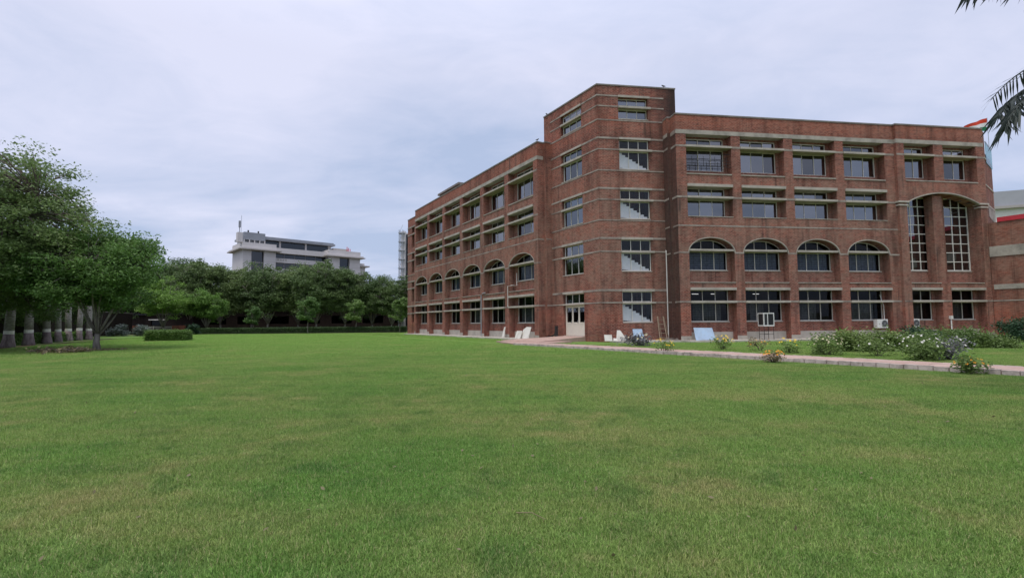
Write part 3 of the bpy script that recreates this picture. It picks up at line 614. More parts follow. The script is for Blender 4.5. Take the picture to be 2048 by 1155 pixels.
# ---- corner tower
TW = 0.35; TTOP = 19.10
lev = [(1.41, 2.78, 2.90, 3.66), (5.17, 6.52, 6.66, 7.50), (9.06, 10.36, 10.51, 11.22), (12.78, 14.14, 14.29, 15.02), (16.62, 17.42, 17.57, 18.25)]
ups = [(3.66, 3.84), (7.50, 7.66), (11.22, 11.37), (15.02, 15.17), (18.25, 18.40)]
au0, au1 = -33.42, -30.72; bu0, bu1 = 13.40, 15.74
ha, hb = [], []
for i, (s_, m0, m1, t_) in enumerate(lev):
    lo = 0.40 if i == 0 else s_
    ha += [(au0 + 35.9, au1 + 35.9, lo, t_)]; hb += [(bu0 - 11.77, bu1 - 11.77, s_, t_)]
b = MB(); panel(b, 0, 35.9 - 28.78, -.1, TTOP, 0, TW, ha); part('wall', b, BRICK, FT, -35.9)
b = MB(); panel(b, 0, 17.95 - 11.77, -.1, TTOP, 0, TW, hb); part('wall', b, BRICK_T, FB, 11.77)
slab(FT, -35.93, -28.76, -.04, TW + .05, TTOP, TTOP + .11, 'coping', COPING); slab(FB, 11.75, 17.98, -.04, TW + .05, TTOP + .002, TTOP + .112, 'coping', COPING)
pA = FT.w(-35.88, TW, 0); pB = FB.w(17.93, TW, 0); pA2 = FT.w(-35.88, 9, 0); pB2 = FB.w(17.93, 7, 0)
b = MB()
def wallseg(b, p, q, z0, z1, t):
    d = (q - p); d.z = 0; d.normalize(); n_ = Vector((-d.y, d.x, 0)) * t
    b.prism([(p.x, p.y), (q.x, q.y), (q.x + n_.x, q.y + n_.y), (p.x + n_.x, p.y + n_.y)], z0, z1)
wallseg(b, pA2, pA, 0, TTOP, .3); wallseg(b, pB, pB2, 0, TTOP, .3); wallseg(b, pB2, pA2, 0, TTOP, .3)
for v in range(len(b.v)): b.v[v] = tuple(Vector(b.v[v]) - ROOT)
part_ = mobj('wall', b, BRICK, BLD)
b = MB(); cI = FT.w(-28.9, .4, 0)
for z in (0.3, 7.85, 15.4, 18.3): b.prism([(p.x - ROOT.x, p.y - ROOT.y) for p in (cI + Vector((.3, .5, 0)), pB, pB2, pA2, pA)], z - .15, z)
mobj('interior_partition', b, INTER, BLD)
# tower bands
for z0, z1 in ((2.80, 2.90), (3.68, 3.84), (6.56, 6.66), (7.52, 7.66), (8.88, 8.97), (10.42, 10.52), (11.24, 11.37), (12.62, 12.71), (14.20, 14.30), (15.04, 15.17), (16.43, 16.53), (17.48, 17.58), (18.28, 18.40)):
    k = min(range(5), key=lambda i: min(abs(z1 - lev[i][0]), abs(z1 - lev[i][2]), abs(z1 - ups[i][1])))
    hole = any(s_ - .02 < z0 and z1 < t_ + .0 for s_, m0, m1, t_ in lev)
    if hole or z0 < 3:
        slab(FT, -34.95, au0, -.02, 0, z0, z1, 'string_course', BANDM); slab(FT, au1, -28.765, -.02, 0, z0, z1, 'string_course', BANDM)
        slab(FB, 11.755, bu0, -.02, 0, z0, z1, 'string_course', BANDM); slab(FB, bu1, 17.0, -.02, 0, z0, z1, 'string_course', BANDM)
    else:
        slab(FT, -34.95, -28.765, -.02, 0, z0, z1, 'string_course', BANDM); slab(FB, 11.755, 17.0, -.02, 0, z0, z1, 'string_course', BANDM)
for i, (s_, m0, m1, t_) in enumerate(lev):
    top = i == 4
    ra, rb = .24, .16
    if top: rb = .30
    slab(FT, au0 + .002, au1 - .002, -.10, TW - .02, m0, m1); slab(FB, bu0 + .002, bu1 + .2, -.14, -.001, m0, m1); slab(FB, bu0 + .002, bu1 - .002, 0, TW - .05, m0, m1)
    slab(FT, au0, au1, -.08, -.021, ups[i][0] - .005, ups[i][1] + .004); slab(FB, bu0, bu1 + .12, -.10, -.021, ups[i][0] - .005, ups[i][1] + .004)
    if i > 0: window(FT, au0 + .06, au1 - .02, s_ + .01, m0, ra, 3, GL_TINT, frm=WHITE)
    window(FT, au0 + .06, au1 - .02, m1, t_ - .002, ra, 3, GL_TINT, frm=WHITE, onepane=False)
    window(FB, bu0 + .02, bu1 - .02, s_ + .01, m0, rb, 3, GL_TINT if top else GL_STAIR, frm=WHITE); window(FB, bu0 + .02, bu1 - .02, m1, t_ - .002, rb, 3, GL_TINT if top else GL_STAIR, frm=WHITE)
    slab(FT, au0, au1, -.03, TW, s_ - .05 if i else .34, s_ if i else .399, 'sill', CONC_L); slab(FB, bu0, bu1, -.03, rb - .05, s_ - .05, s_ - .001, 'sill', CONC_L)
    # white stair flight seen through the glass
    if not top:
        b = MB(); n = 9; run, ris = .27, .155; prof = []
        x0 = bu0 - 0.25; z0 = s_ + 1.45
        for k in range(n): prof += [(x0 + k * run, z0 - k * ris), (x0 + (k + 1) * run, z0 - k * ris)]
        low = [(x0 + n * run, z0 - n * ris - .12), (x0 + n * run - .2, z0 - n * ris - .15), (x0, z0 - 1.25)]
        poly = prof + low; m_ = len(poly)
        vs_ = [(x - bu0, 0, z) for x, z in poly] + [(x - bu0, 1.2, z) for x, z in poly]
        b.add(vs_, [tuple(range(m_)), tuple(range(m_, 2 * m_))[::-1]] + [(k, (k + 1) % m_, m_ + (k + 1) % m_, m_ + k) for k in range(m_)])
        part('staircase', b, STAIR, FB, bu0, rb + .07, 0)
        b = MB(); b.box(-.6, 1.9, 0, .05, 0, 2.6); part('interior_partition', b, INTER, FB, bu0, 3.4, s_ - .3)
# tower door
dr = part('door', (lambda b: (b.box(0, .07, 0, .07, 0, 2.38), b.box(2.55, 2.62, 0, .07, 0, 2.38), b.box(.07, 2.55, 0, .07, 2.31, 2.38), b)[-1])(MB()), DOORW, FT, au0 + .04, .2, .40)
for k in range(3):
    b = MB(); w_ = .826; x = .07 + k * w_
    b.box(0, .09, 0, .05, 0, 2.30); b.box(w_ - .09, w_ - .005, 0, .05, 0, 2.30); b.box(.09, w_ - .09, 0, .05, 0, .12); b.box(.09, w_ - .09, 0, .05, .92, 1.04); b.box(.09, w_ - .09, 0, .05, 2.18, 2.30); b.box(.09, w_ - .09, .015, .035, .12, .92)
    lf = mobj('door_leaf', b, DOORW, dr, (x, .01, 0))
    b = MB(); b.quad((.08, .025, 1.03), (w_ - .08, .025, 1.03), (w_ - .08, .025, 2.19), (.08, .025, 2.19)); 
    b2 = MB(); b2.box(.70, .73, -.05, -.02, .95, 1.2); b2.box(.70, .73, -.02, 0, 1.05, 1.1)
    # pane and handle ride on the frame so that the tree stays three deep
    mobj('pane', b, GL_TINT, dr, (x, .01, 0)); mobj('handle', b2, STEEL, dr, (x, .01, 0))

# ---- right end: turned wall with glass parapet, and the lower wing coming forward
C0 = FR.w(43.05, WP, 0); d52 = Vector((math.sin(R(50)), math.cos(R(50)), 0)); E1 = C0 + d52 * 3.9
b = MB(); wallseg(b, C0 + d52 * .02, E1, -.1, 14.9, .3)
th52 = math.pi / 2 - R(50)
b = MB(); b.box(0.02, 3.9, 0, .3, -.1, 14.7); o = mobj('wall', b, BRICK, BLD, C0 - ROOT, th52)
b = MB(); b.box(.02, .9, 0.02, .28, 14.7, 16.5); mobj('parapet', b, BRICK, BLD, C0 - ROOT, th52)
for z0, z1 in ((14.2, 14.32), (12.0, 12.1), (10.4, 10.52)):
    b = MB(); b.box(.05, 3.92, -.04, 0, z0, z1); mobj('string_course', b, CONC_L, BLD, C0 - ROOT, th52)
b = MB(); b.box(.9, 3.95, -.05, -.02, 14.0, 15.7); mobj('glass_parapet', b, GL_GREEN, BLD, C0 - ROOT, th52)
b = MB(); b.box(.9, 3.95, -.055, .0, 15.7, 15.76); mobj('glass_rail', b, STEEL, BLD, C0 - ROOT, th52)
b = MB(); b.add([(0.6, -.02, 10.4), (3.9, -.02, 10.4), (3.9, -.02, 9.3), (0.6, -.02, 9.6)], [(0, 1, 2, 3)]); mobj('concrete_panel', b, CONC, BLD, C0 - ROOT, th52)
FW = Frame(FL.th, 0)
thw = FL.th; W0 = FR.w(42.98, WP - .05, 0)
b = MB(); b.box(0, 9, 0, .3, -.1, 8.95); b.box(0.3, 9, .3, 7, 8.6, 8.8); mobj('wall', b, BRICK_R, BLD, W0 - ROOT, thw)
b = MB(); b.box(-.02, 9, -.06, 0, 6.28, 7.08); mobj('concrete_beam', b, CONC, BLD, W0 - ROOT, thw)
b = MB(); b.box(.1, 9, -.05, 0, 3.72, 4.10); mobj('concrete_beam', b, CONC, BLD, W0 - ROOT, thw)
b = MB(); b.box(0, 9, -.02, 0, 2.80, 2.88); mobj('string_course', b, CONC, BLD, W0 - ROOT, thw)
b = MB(); b.box(.55, 9, -.08, .4, 8.95, 9.3); mobj('red_fascia', b, REDP, BLD, W0 - ROOT, thw)

# ---- aprons, ramp
def struct(name, b, mat, loc=(0, 0, 0), rz=0): o = mobj(name, b, mat, None, loc, rz); o['kind'] = 'structure'; return o
b = MB(); b.box(0, 26.0, -1.5, .7, -.1, .11); struct('concrete_apron', b, APRON, FR.w(17.05, 0, 0), FR.th)
b = MB(); b.box(-30.4, 0, -1.45, .7, -.1, .112); struct('concrete_apron', b, APRON, FL.w(-35.2, 0, 0), FL.th)
b = MB(); b.box(0, 4.65, -1.9, .2, -.1, .108); struct('concrete_apron', b, APRON, FB.w(12.4, 0, 0), FB.th)
# pink ramp from the path to the tower door
dA = FT.w(-33.45, 0.05, .36); dB = FT.w(-30.65, 0.05, .36); dC = FT.w(-29.9, -4.6, .125); dD = FT.w(-34.4, -5.2, .125)
b = MB(); b.add([dD, dC, dB, dA] + [Vector((p.x, p.y, -.1)) for p in (dD, dC, dB, dA)], [(0, 1, 2, 3), (4, 5, 1, 0), (5, 6, 2, 1), (7, 4, 0, 3)]); struct('entrance_ramp', b, PINK)
# ---- raised garden path: kerb stones and pavers
P0 = Vector((0.16, 33.18, 0)); pdir = Vector((12.98, -19.95, 0)).normalized(); pn = Vector((-pdir.y, pdir.x, 0)); PL = 33.0; PWD = 1.75; thp = math.atan2(pdir.y, pdir.x)
b = MB(); b.box(0, PL, .04, PWD, -.05, .085); path = struct('garden_path', b, SOIL, P0, thp)
b = MB(); b.box(.012, .345, 0, .13, -.03, .15)
kmesh = b.mesh('kerb_stone'); kmesh.materials.append(KERB)
prng = random.Random(3)
for side, off in ((0, -.13), (1, PWD)):
    for k in range(int(PL / .36)):
        o = mobj('kerb_stone', kmesh, KERB, path, (k * .36, off + prng.uniform(-.012, .012), prng.uniform(-.015, .01) - (.03 if side else 0))); o.rotation_euler = (prng.uniform(-.03, .03), prng.uniform(-.02, .02), prng.uniform(-.02, .02))
b = MB(); b.box(.006, .594, .006, .570, .06, .125); tm = b.mesh('paver'); tm.materials.append(PINK)
for k in range(int(PL / .6)):
    for j in range(3):
        o = mobj('paver', tm, PINK, path, (k * .6, .01 + j * .577, prng.uniform(-.006, .004))); o.rotation_euler = (prng.uniform(-.004, .004), prng.uniform(-.004, .004), 0)
b = MB(); b.prism([(0.1, 33.3), (2.2, 33.9), (4.2, 36.2), (2.0, 38.4), (-1.2, 38.2)], -.05, .10); struct('paved_landing', b, PINK)

# ================================================================== small things by the building
def put_thing(name, b, mat, loc, rz, label, cat, group=None, rot=None):
    o = mobj(name, b, mat, None, loc, rz, rot=rot); return tag(o, label, cat, group)
def lean(F, u, w, W, H, t, ang, mat, name, label, cat, z=.115, shape=None):
    b = MB(); poly = shape or [(0, 0), (W, 0), (W, H), (0, H)]; n = len(poly)
    b.add([(x - W / 2, 0, y) for x, y in poly] + [(x - W / 2, t, y) for x, y in poly], [tuple(range(n)), tuple(range(n, 2 * n))[::-1]] + [(k, (k + 1) % n, n + (k + 1) % n, n + k) for k in range(n)])
    return put_thing(name, b, mat, F.w(u, w, z), 0, label, cat, rot=(-ang, 0, F.th))
lean(FR, 18.75, -.52, 1.55, .95, .03, R(22), BLUEP, 'blue_sheet', 'wide light blue sheet leaning on the wall below the right wing\'s first window', 'sheet', shape=[(0, 0), (1.5, .03), (1.42, .92), (0.02, .95)])
lean(FB, 14.35, -.75, .82, .86, .03, R(20), BLUEP, 'blue_sheet', 'small pale blue sheet leaning below the tower window beside the ladder', 'sheet', shape=[(0, 0), (.82, 0), (.70, .86), (.0, .86)])
lean(FB, 12.95, -.95, .85, .78, .03, R(18), MARB, 'marble_offcut', 'tapered white stone offcut leaning on the tower below the window', 'slab', shape=[(0, 0), (.85, 0), (.38, .78), (.16, .78)])
lean(FB, 12.42, -1.1, .34, .24, .03, R(35), MARB, 'marble_offcut', 'tiny white stone chip lying between the two white slabs at the tower', 'slab', shape=[(0, 0), (.34, 0), (.3, .2), (.08, .24)])
lean(FB, 11.9, -1.15, .56, .46, .03, R(18), MARB, 'marble_slab', 'low square white slab at the foot of the tower corner', 'slab')
lean(FL, -36.5, -.62, 1.15, 1.02, .035, R(18), MARB, 'marble_slab', 'large white veined slab leaning on the pier at the left wing\'s near end', 'slab', shape=[(0, 0), (1.15, 0), (1.15, 1.0), (.45, 1.02), (0, .78)])
lean(FL, -37.3, -.85, .85, .68, .03, R(20), MARB, 'marble_slab', 'smaller white slab half behind the large veined slab', 'slab')
lean(FL, -40.6, -.42, .42, .98, .03, R(12), MARB, 'marble_slab', 'narrow upright white slab leaning on a left wing pier', 'slab', shape=[(0, 0), (.42, 0), (.36, .98), (.14, .95)])
# ladder
lad = empty('ladder', FB.w(16.05, -.95, .11), 'wooden step ladder standing by the tower\'s right ground-floor window', 'ladder', rz=FB.th)
for sx in (-.27, .27):
    b = MB(); b.tube([(sx, -.05, 0), (sx * .8, .45, 1.72)], .03, 6); mobj('rail', b, WOOD, lad)
    b = MB(); b.tube([(sx + .45, .6, 0), (sx * .8 + .05, .45, 1.70)], .026, 6); mobj('rear_leg', b, WOOD, lad)
for k in range(5):
    t = (k + .6) / 5.4; b = MB(); b.box(-.27 * (1 - .2 * t), .27 * (1 - .2 * t), -.05 + .5 * t - .035, -.05 + .5 * t + .035, 1.72 * t - .015, 1.72 * t + .015); mobj('rung', b, WOOD, lad)
# drain pipes
b = MB(); b.tube([(0, 0, 0.2), (0, 0, 6.65), (0, .09, 6.72)], .042, 8); put_thing('drainpipe', b, PLAST, FB.w(16.86, -.07, 0), 0, 'thin white drainpipe on the tower beside the stained corner', 'pipe')
b = MB(); b.tube([(0, 0, .15), (0, 0, 4.2), (.25, 0, 4.35), (.9, 0, 4.4)], .05, 8); put_thing('drainpipe', b, STEEL, FL.w(-45.62, -.07, 0), FL.th, 'grey drainpipe on a pier in the middle of the left wing', 'pipe')
b = MB(); b.tube([(0, 0, 2.9), (0, 0, 4.75), (.75, 0, 4.78), (.78, .5, 4.78), (.78, .5, 5.9)], .035, 8); put_thing('drainpipe', b, PLAST, FL.w(-40.25, -.06, 0), FL.th, 'pale bent pipe beside the left wing\'s nearest bay', 'pipe')
b = MB(); b.tube([(0, 0, .1), (0, 0, 1.35)], .045, 8); b.box(-.11, .11, -.08, .08, 1.35, 1.6); put_thing('conduit_box', b, PLAST, FR.w(39.0, WP - .1, .1), FR.th, 'small white box on a post below the narrow right window', 'utility box')
# desert cooler on an iron stand
cl = empty('air_cooler', FR.w(23.25, -.70, .11), 'white box air cooler on an iron stand in front of the second window', 'air cooler', rz=FR.th); cl.scale = (.66, .75, .92)
b = MB(); b.box(-.62, .62, -.45, .45, 1.02, 1.12); b.box(-.62, .62, -.45, .45, 1.98, 2.06)
for sx in (-1, 1):
    for sy in (-1, 1): b.box(sx * .58 - .045, sx * .58 + .045, sy * .41 - .04, sy * .41 + .04, 1.12, 1.98)
b.box(-.18, -.10, -.445, -.40, 1.12, 1.98); b.box(-.535, .535, .36, .44, 1.12, 1.98)
mobj('body', b, PLAST, cl)
b = MB(); b.box(-.535, -.18, -.42, -.38, 1.12, 1.98)
for k in range(9): b.box(-.1, .535, -.43, -.38, 1.15 + k * .092, 1.20 + k * .092)
b.box(-.1, .535, -.37, -.35, 1.12, 1.98); mobj('cooling_pad', b, DARKP, cl)
for sx in (-1, 1):
    b = MB(); b.box(sx * .57 - .035, sx * .57 + .035, -.38, .38, 1.14, 1.96); mobj('side_panel', b, DARKP, cl)
for sx in (-.55, .55):
    for sy in (-.38, .38): b = MB(); b.box(sx - .018, sx + .018, sy - .018, sy + .018, 0, 1.02); mobj('stand_leg', b, IRON, cl)
b = MB()
for sy in (-.38, .38): b.box(-.53, .53, sy - .012, sy + .012, .40, .43)
mobj('stand_brace', b, IRON, cl)
def ac_unit(F, u, w, z, label):
    o = empty('air_conditioner', F.w(u, w, z), label, 'air conditioner', 'outdoor units on the right wing', rz=F.th)
    b = MB(); b.box(-.45, .45, -.17, .17, 0, .66); mobj('casing', b, PLAST, o)
    b = MB(); n = 24
    for r0, r1 in ((.24, .265), (.17, .18), (.09, .10)):
        for k in range(n):
            a, c = 2 * math.pi * k / n, 2 * math.pi * (k + 1) / n
            b.quad(*[(.17 + r * math.cos(t), -.195, .33 + r * math.sin(t)) for r, t in ((r0, a), (r1, a), (r1, c), (r0, c))])
    for k in range(12): t = 2 * math.pi * k / 12; b.tube([(.17, -.192, .33), (.17 + .26 * math.cos(t), -.192, .33 + .26 * math.sin(t))], .005, 4)
    mobj('fan_guard', b, STEEL, o)
    b = MB(); b.add([(.17 + .25 * math.cos(2 * math.pi * k / n), -.176, .33 + .25 * math.sin(2 * math.pi * k / n)) for k in range(n)], [tuple(range(n))]); mobj('fan_opening', b, DARKP, o)
    b = MB()
    for k in range(5): t = 2 * math.pi * k / 5; b.quad((.17, -.18, .33), (.17 + .2 * math.cos(t), -.183, .33 + .2 * math.sin(t)), (.17 + .22 * math.cos(t + .5), -.179, .33 + .22 * math.sin(t + .5)), (.17 + .1 * math.cos(t + .7), -.179, .33 + .1 * math.sin(t + .7)))
    mobj('fan_blade', b, IRON, o)
    b = MB(); b.box(-.32, -.22, -.175, -.17, .30, .34); mobj('badge', b, IRON, o)
    for sx in (-.3, .3): b = MB(); b.box(sx - .02, sx + .02, -.2, .42, -.04, 0); mobj('bracket', b, IRON, o)
ac_unit(FR, 33.30, .12, .82, 'outdoor air conditioner with fan grille under the fourth window'); ac_unit(FR, 36.05, .12, .84, 'outdoor air conditioner partly hidden behind the brick pier')
b = MB(); b.tube([(0, 0, 0), (.02, .0, 1.0), (-.08, .2, 1.9)], .025, 6); put_thing('coolant_pipe', b, PLAST, FR.w(33.75, .25, 1.45), FR.th, 'white pipe rising from the air conditioner beside the fourth window', 'pipe')
# dark tools and rubble by the tower
b = MB(); b.tube([(-.5, 0, .1), (.2, .05, .35), (.7, 0, .15)], .06, 6); b.box(.45, .62, -.1, .1, 0, 1.05); b.box(-.7, -.2, -.2, .15, 0, .22); b.tube([(.5, 0, .9), (.1, .1, .3)], .04, 6)
put_thing('builders_tools', b, IRON, FT.w(-34.2, -.55, .11), FT.th, 'dark jumble of builder\'s tools in the corner left of the tower door', 'tools')
rr = random.Random(8); b = MB()
for k in range(22):
    x, y, s_ = rr.uniform(-1.0, 1.0), rr.uniform(-.5, .35), rr.uniform(.05, .16); a = rr.random() * 3
    b.add([Vector((x, y, s_ * .5)) + Matrix.Rotation(a, 3, 'Z') @ Vector((dx * s_, dy * s_ * .6, dz * s_ * .5)) for dx in (-1, 1) for dy in (-1, 1) for dz in (-1, 1)], [(0, 1, 3, 2), (4, 6, 7, 5), (0, 4, 5, 1), (2, 3, 7, 6), (0, 2, 6, 4), (1, 5, 7, 3)])
put_thing('rubble_heap', b, conc_mat('rubble', (0.22, 0.18, 0.15), (0.08, 0.07, 0.06)), FB.w(17.1, -.9, .11), FB.th, 'dark rubble scattered at the stained corner of tower and right wing', 'rubble', None)
def tube_light(F, u, w, z, label):
    b = MB(); b.tube([(-.32, 0, 0), (.32, 0, 0)], .02, 6); put_thing('tube_light', b, LAMP, F.w(u, w, z), F.th + .25, label, 'lamp', 'lit tubes inside the ground floor')
for u, lab in ((19.7, 'left'), (21.3, 'right')): tube_light(FR, u + .4, 3.4, 3.58, 'lit ceiling tube at the %s behind the first ground-floor vent window' % lab)
tube_light(FR, 25.3, 3.4, 3.58, 'lit ceiling tube behind the vent window above the air cooler'); tube_light(FR, 38.2, 3.0, 3.58, 'lit ceiling tube behind the narrow ground-floor vent window')
# birds on the copings
def bird(p, rz, label):
    b = MB(); b.tube([(-.16, 0, .10), (-.08, 0, .13), (0, 0, .16), (.07, 0, .20), (.10, 0, .25), (.135, 0, .26), (.17, 0, .25)], [.012, .04, .062, .05, .036, .03, .005], 8); b.tube([(0, .02, 0), (0, .02, .12)], .006, 4); b.tube([(0, -.02, 0), (0, -.02, .12)], .006, 4)
    put_thing('bird', b, DARKP, p, rz, label, 'bird', 'birds on the parapet')
bird(FL.w(-35.3, .1, 16.64), .4, 'small dark bird perched on the left wing\'s near parapet corner'); bird(FT.w(-35.6, .1, 19.21), 2.0, 'small bird perched on the tower\'s left top corner'); bird(FB.w(17.1, .1, 19.212), 2.6, 'small bird perched on the tower\'s right top edge')

# ================================================================== vegetation
NR = np.random.default_rng(11)
def rand_rot_leaves(cent, L, Wd, up=0.35, droop=0.25, rs=NR):
    n = len(cent)
    d = rs.normal(size=(n, 3)); d[:, 2] = d[:, 2] * 0.55 - droop; d /= np.linalg.norm(d, axis=1)[:, None]
    nn = rs.normal(size=(n, 3)); nn[:, 2] = np.abs(nn[:, 2]) + up; s = np.cross(d, nn); s /= np.linalg.norm(s, axis=1)[:, None] + 1e-9
    k = rs.uniform(.65, 1.25, n)[:, None]; L = L * k; Wd = Wd * k
    v = np.empty((n, 4, 3)); v[:, 0] = cent - d * L * .5; v[:, 1] = cent + s * Wd * .5 - d * L * .05; v[:, 2] = cent + d * L * .5; v[:, 3] = cent - s * Wd * .5 - d * L * .05
    return v.reshape(-1, 3)
def crown_points(rs, n, rx, rz, lobes=16, inner=.30):
    """tips gathered in separate billows so the crown has clumps, hollows and a broken outline"""
    d = rs.normal(size=(lobes, 3)); d /= np.linalg.norm(d, axis=1)[:, None]; d[:, 2] = np.clip(d[:, 2], -.72, .85)
    cen = d * rs.uniform(.40, .82, lobes)[:, None]; rad = rs.uniform(.20, .42, lobes)
    w = rad ** 2; w /= w.sum(); k = rs.choice(lobes, n, p=w)
    q = rs.normal(size=(n, 3)); q /= np.linalg.norm(q, axis=1)[:, None]; r = rs.uniform(0, 1, n) ** .45
    p = cen[k] + q * (rad[k] * r)[:, None] * np.array([1.15, 1.15, .8])
    m = int(n * inner * .5); p[:m] = rs.normal(size=(m, 3)) * .33
    rr_ = np.linalg.norm(p, axis=1); p *= (np.minimum(rr_, .86 + .16 * rs.uniform(0, 1, n)) / np.maximum(rr_, 1e-6))[:, None]
    return p * np.array([rx, rx, rz])
def make_tree(seed, H, cb, rx, trunk_r, tips, leaves, lsize, stems=1, fork=None, spread=.35, lean_=0.0, cl=0.6, sides=8, flat=.5, lobes=18):
    """returns trunk mesh builder and leaf vertices; crown from cb to H"""
    rs = np.random.default_rng(seed); rd = random.Random(seed); b = MB(); zc_ = cb + (H - cb) * .45; rz_ = (H - cb) * .55
    tp = crown_points(rs, tips, rx, rz_, lobes) + np.array([0, 0, zc_])
    tp = tp[tp[:, 2] > cb * .85]
    fork = fork or cb * .55; nodes = []
    nl = max(6, stems * 2 + 4)
    b.tube([(0, 0, -.1), (rd.uniform(-.05, .05), rd.uniform(-.05, .05), fork * .5), (0, 0, fork)], [trunk_r * 1.35, trunk_r, trunk_r * .85], sides)
    for k in range(nl):
        a = 2 * math.pi * k / nl + rd.uniform(-.3, .3); rr_ = rx * rd.uniform(.35, .72); zt = zc_ + rz_ * rd.uniform(-.15, .65)
        e = Vector((rr_ * math.cos(a), rr_ * math.sin(a), zt)); m1 = Vector((e.x * spread, e.y * spread, fork + (zt - fork) * .45)); m2 = m1.lerp(e, .5) + Vector((rd.uniform(-.3, .3), rd.uniform(-.3, .3), .15))
        s0 = Vector((0, 0, fork * rd.uniform(.75, 1.0)))
        pl = [s0, s0.lerp(m1, .5) + Vector((0, 0, -.05 * rx)) * .3, m1, m2, e]; r0 = trunk_r * rd.uniform(.30, .46)
        b.tube(pl, [r0, r0 * .85, r0 * .7, r0 * .45, r0 * .18], 6)
        for i in range(2, 5): nodes.append((pl[i], r0 * (.7, .45, .2)[i - 2])); 
        nodes.append((m1.lerp(m2, .5), r0 * .55)); nodes.append((m2.lerp(e, .5), r0 * .3))
    na = np.array([list(p) for p, _ in nodes])
    for t in tp:
        i = int(np.argmin(np.linalg.norm(na - t, axis=1) + .4 * np.maximum(0, na[:, 2] - t[2]))); p, r = nodes[i]; tv = Vector(t)
        mid = p.lerp(tv, .5) + Vector((0, 0, .12 * (tv - p).length)); b.tube([p, mid, tv], [min(r * .5, .05 * rx / 3), .018 * rx / 3, .006], 3, False)
    per = max(1, leaves // len(tp)); idx = np.repeat(np.arange(len(tp)), per)
    sc = rs.uniform(.6, 1.25, len(tp))[idx][:, None] * cl
    cent = tp[idx] + np.clip(rs.normal(size=(len(idx), 3)), -1.7, 1.7) * np.array([1, 1, flat]) * sc
    return b, rand_rot_leaves(cent, lsize, lsize * .48, rs=rs)
def tree_meshes(mat, bark, **kw):
    b, lv = make_tree(**kw); tm_ = b.mesh('trunk'); tm_.materials.append(bark); tm_.shade_smooth()
    return tm_, fast_mesh('crown', lv, 4, mat)
def plant_tree(meshes, name, loc, label, cat='tree', group=None, rz=0.0, sc=1.0):
    o = empty(name, loc, label, cat, group, rz); o.scale = sc if hasattr(sc, '__len__') else (sc, sc, sc)
    mobj('trunk', meshes[0], None, o); mobj('crown', meshes[1], None, o); return o

big = tree_meshes(LF_BIG, BARK, seed=3, H=16.4, cb=2.7, rx=8.4, trunk_r=.34, tips=1100, leaves=170000, lsize=.21, cl=.55, lobes=46)
GL_ = 'large trees at the left edge'
plant_tree(big, 'broadleaf_tree', (-32.4, 29.8, -.6), 'tallest broad dark green tree filling the left edge', group=GL_, sc=(.98, .98, .84))
plant_tree(big, 'broadleaf_tree', (-42.0, 40.6, -.6), 'big dark tree rising among the first palm trunks', group=GL_, rz=2.2, sc=(.78, .78, .70))
plant_tree(big, 'broadleaf_tree', (-49.5, 54.0, -.5), 'dark round tree between palm trunks and the white gate', group=GL_, rz=4.0, sc=.68)
front = tree_meshes(LF_FRONT, BARK_L, seed=4, H=7.9, cb=2.2, rx=4.1, trunk_r=.17, tips=520, leaves=54000, lsize=.19, stems=3, fork=1.0, spread=.55, cl=.36, lobes=34)
plant_tree(front, 'spreading_tree', (-25.3, 31.2, 0), 'spreading multi-stemmed tree on the lawn before the palm trunks')
lime = tree_meshes(LF_LIME, BARK_L, seed=7, H=9.4, cb=2.8, rx=4.1, trunk_r=.18, tips=260, leaves=22000, lsize=.30, stems=3, fork=1.2, spread=.5, cl=.44, lobes=26)
plant_tree(lime, 'lime_green_tree', (-55.0, 80.5, 0), 'bright lime green tree behind the white gate', group='lime trees by the gate')
plant_tree(lime, 'lime_green_tree', (-49.6, 83.0, 0), 'smaller lime green tree right of the white gate', group='lime trees by the gate', rz=2.0, sc=.80)
row = [tree_meshes(LF_ROW, BARK_L, seed=20 + k, H=15.4, cb=3.0 + .5 * (k % 2), rx=5.6 + .4 * (k % 3), trunk_r=.20, tips=460, leaves=36000, lsize=.36, stems=3, fork=1.6, spread=.40, cl=.55, lobes=32) for k in range(5)]
rowx = [-84.5, -79.5, -74.5, -68.5, -63.4, -58.2, -53.8, -49.0, -44.4, -39.6, -35.0, -30.4, -26.0, -21.6, -17.0]
rlab = ['%s tree from the left in the dark row beyond the lawn' % w for w in ('first', 'second', 'third', 'fourth', 'fifth', 'sixth', 'seventh', 'eighth', 'ninth', 'tenth', 'eleventh', 'twelfth', 'thirteenth', 'fourteenth', 'fifteenth')]
rsc = [1.0, .93, .97, .94, .98, .93, .90, .86, .91, .86, .90, .83, .77, .70, .78]
for k, x in enumerate(rowx):
    plant_tree(row[k * 3 % 5], 'row_tree', (x, 94.0 + (k * 37 % 5) - 2 + (x + 50) * -.05, 0), rlab[k], group='dark trees at the far end of the lawn', rz=k * 1.3, sc=rsc[k])
for (x, y, sc, lab) in ((-57.0, 66.0, .95, 'dark tree standing behind the last palm trunks'), (-60.0, 55.0, 1.0, 'dark tree beyond the wall behind the middle palms'), (-54.5, 43.0, 1.0, 'dark tree beyond the wall behind the first palms')):
    plant_tree(row[2], 'boundary_tree', (x, y, 0), lab, group='trees beyond the palm row', rz=x, sc=sc)
yng = tree_meshes(LF_YNG, BARK_L, seed=31, H=5.9, cb=1.5, rx=1.75, trunk_r=.07, tips=80, leaves=5600, lsize=.27, fork=1.7, cl=.27, lobes=10)
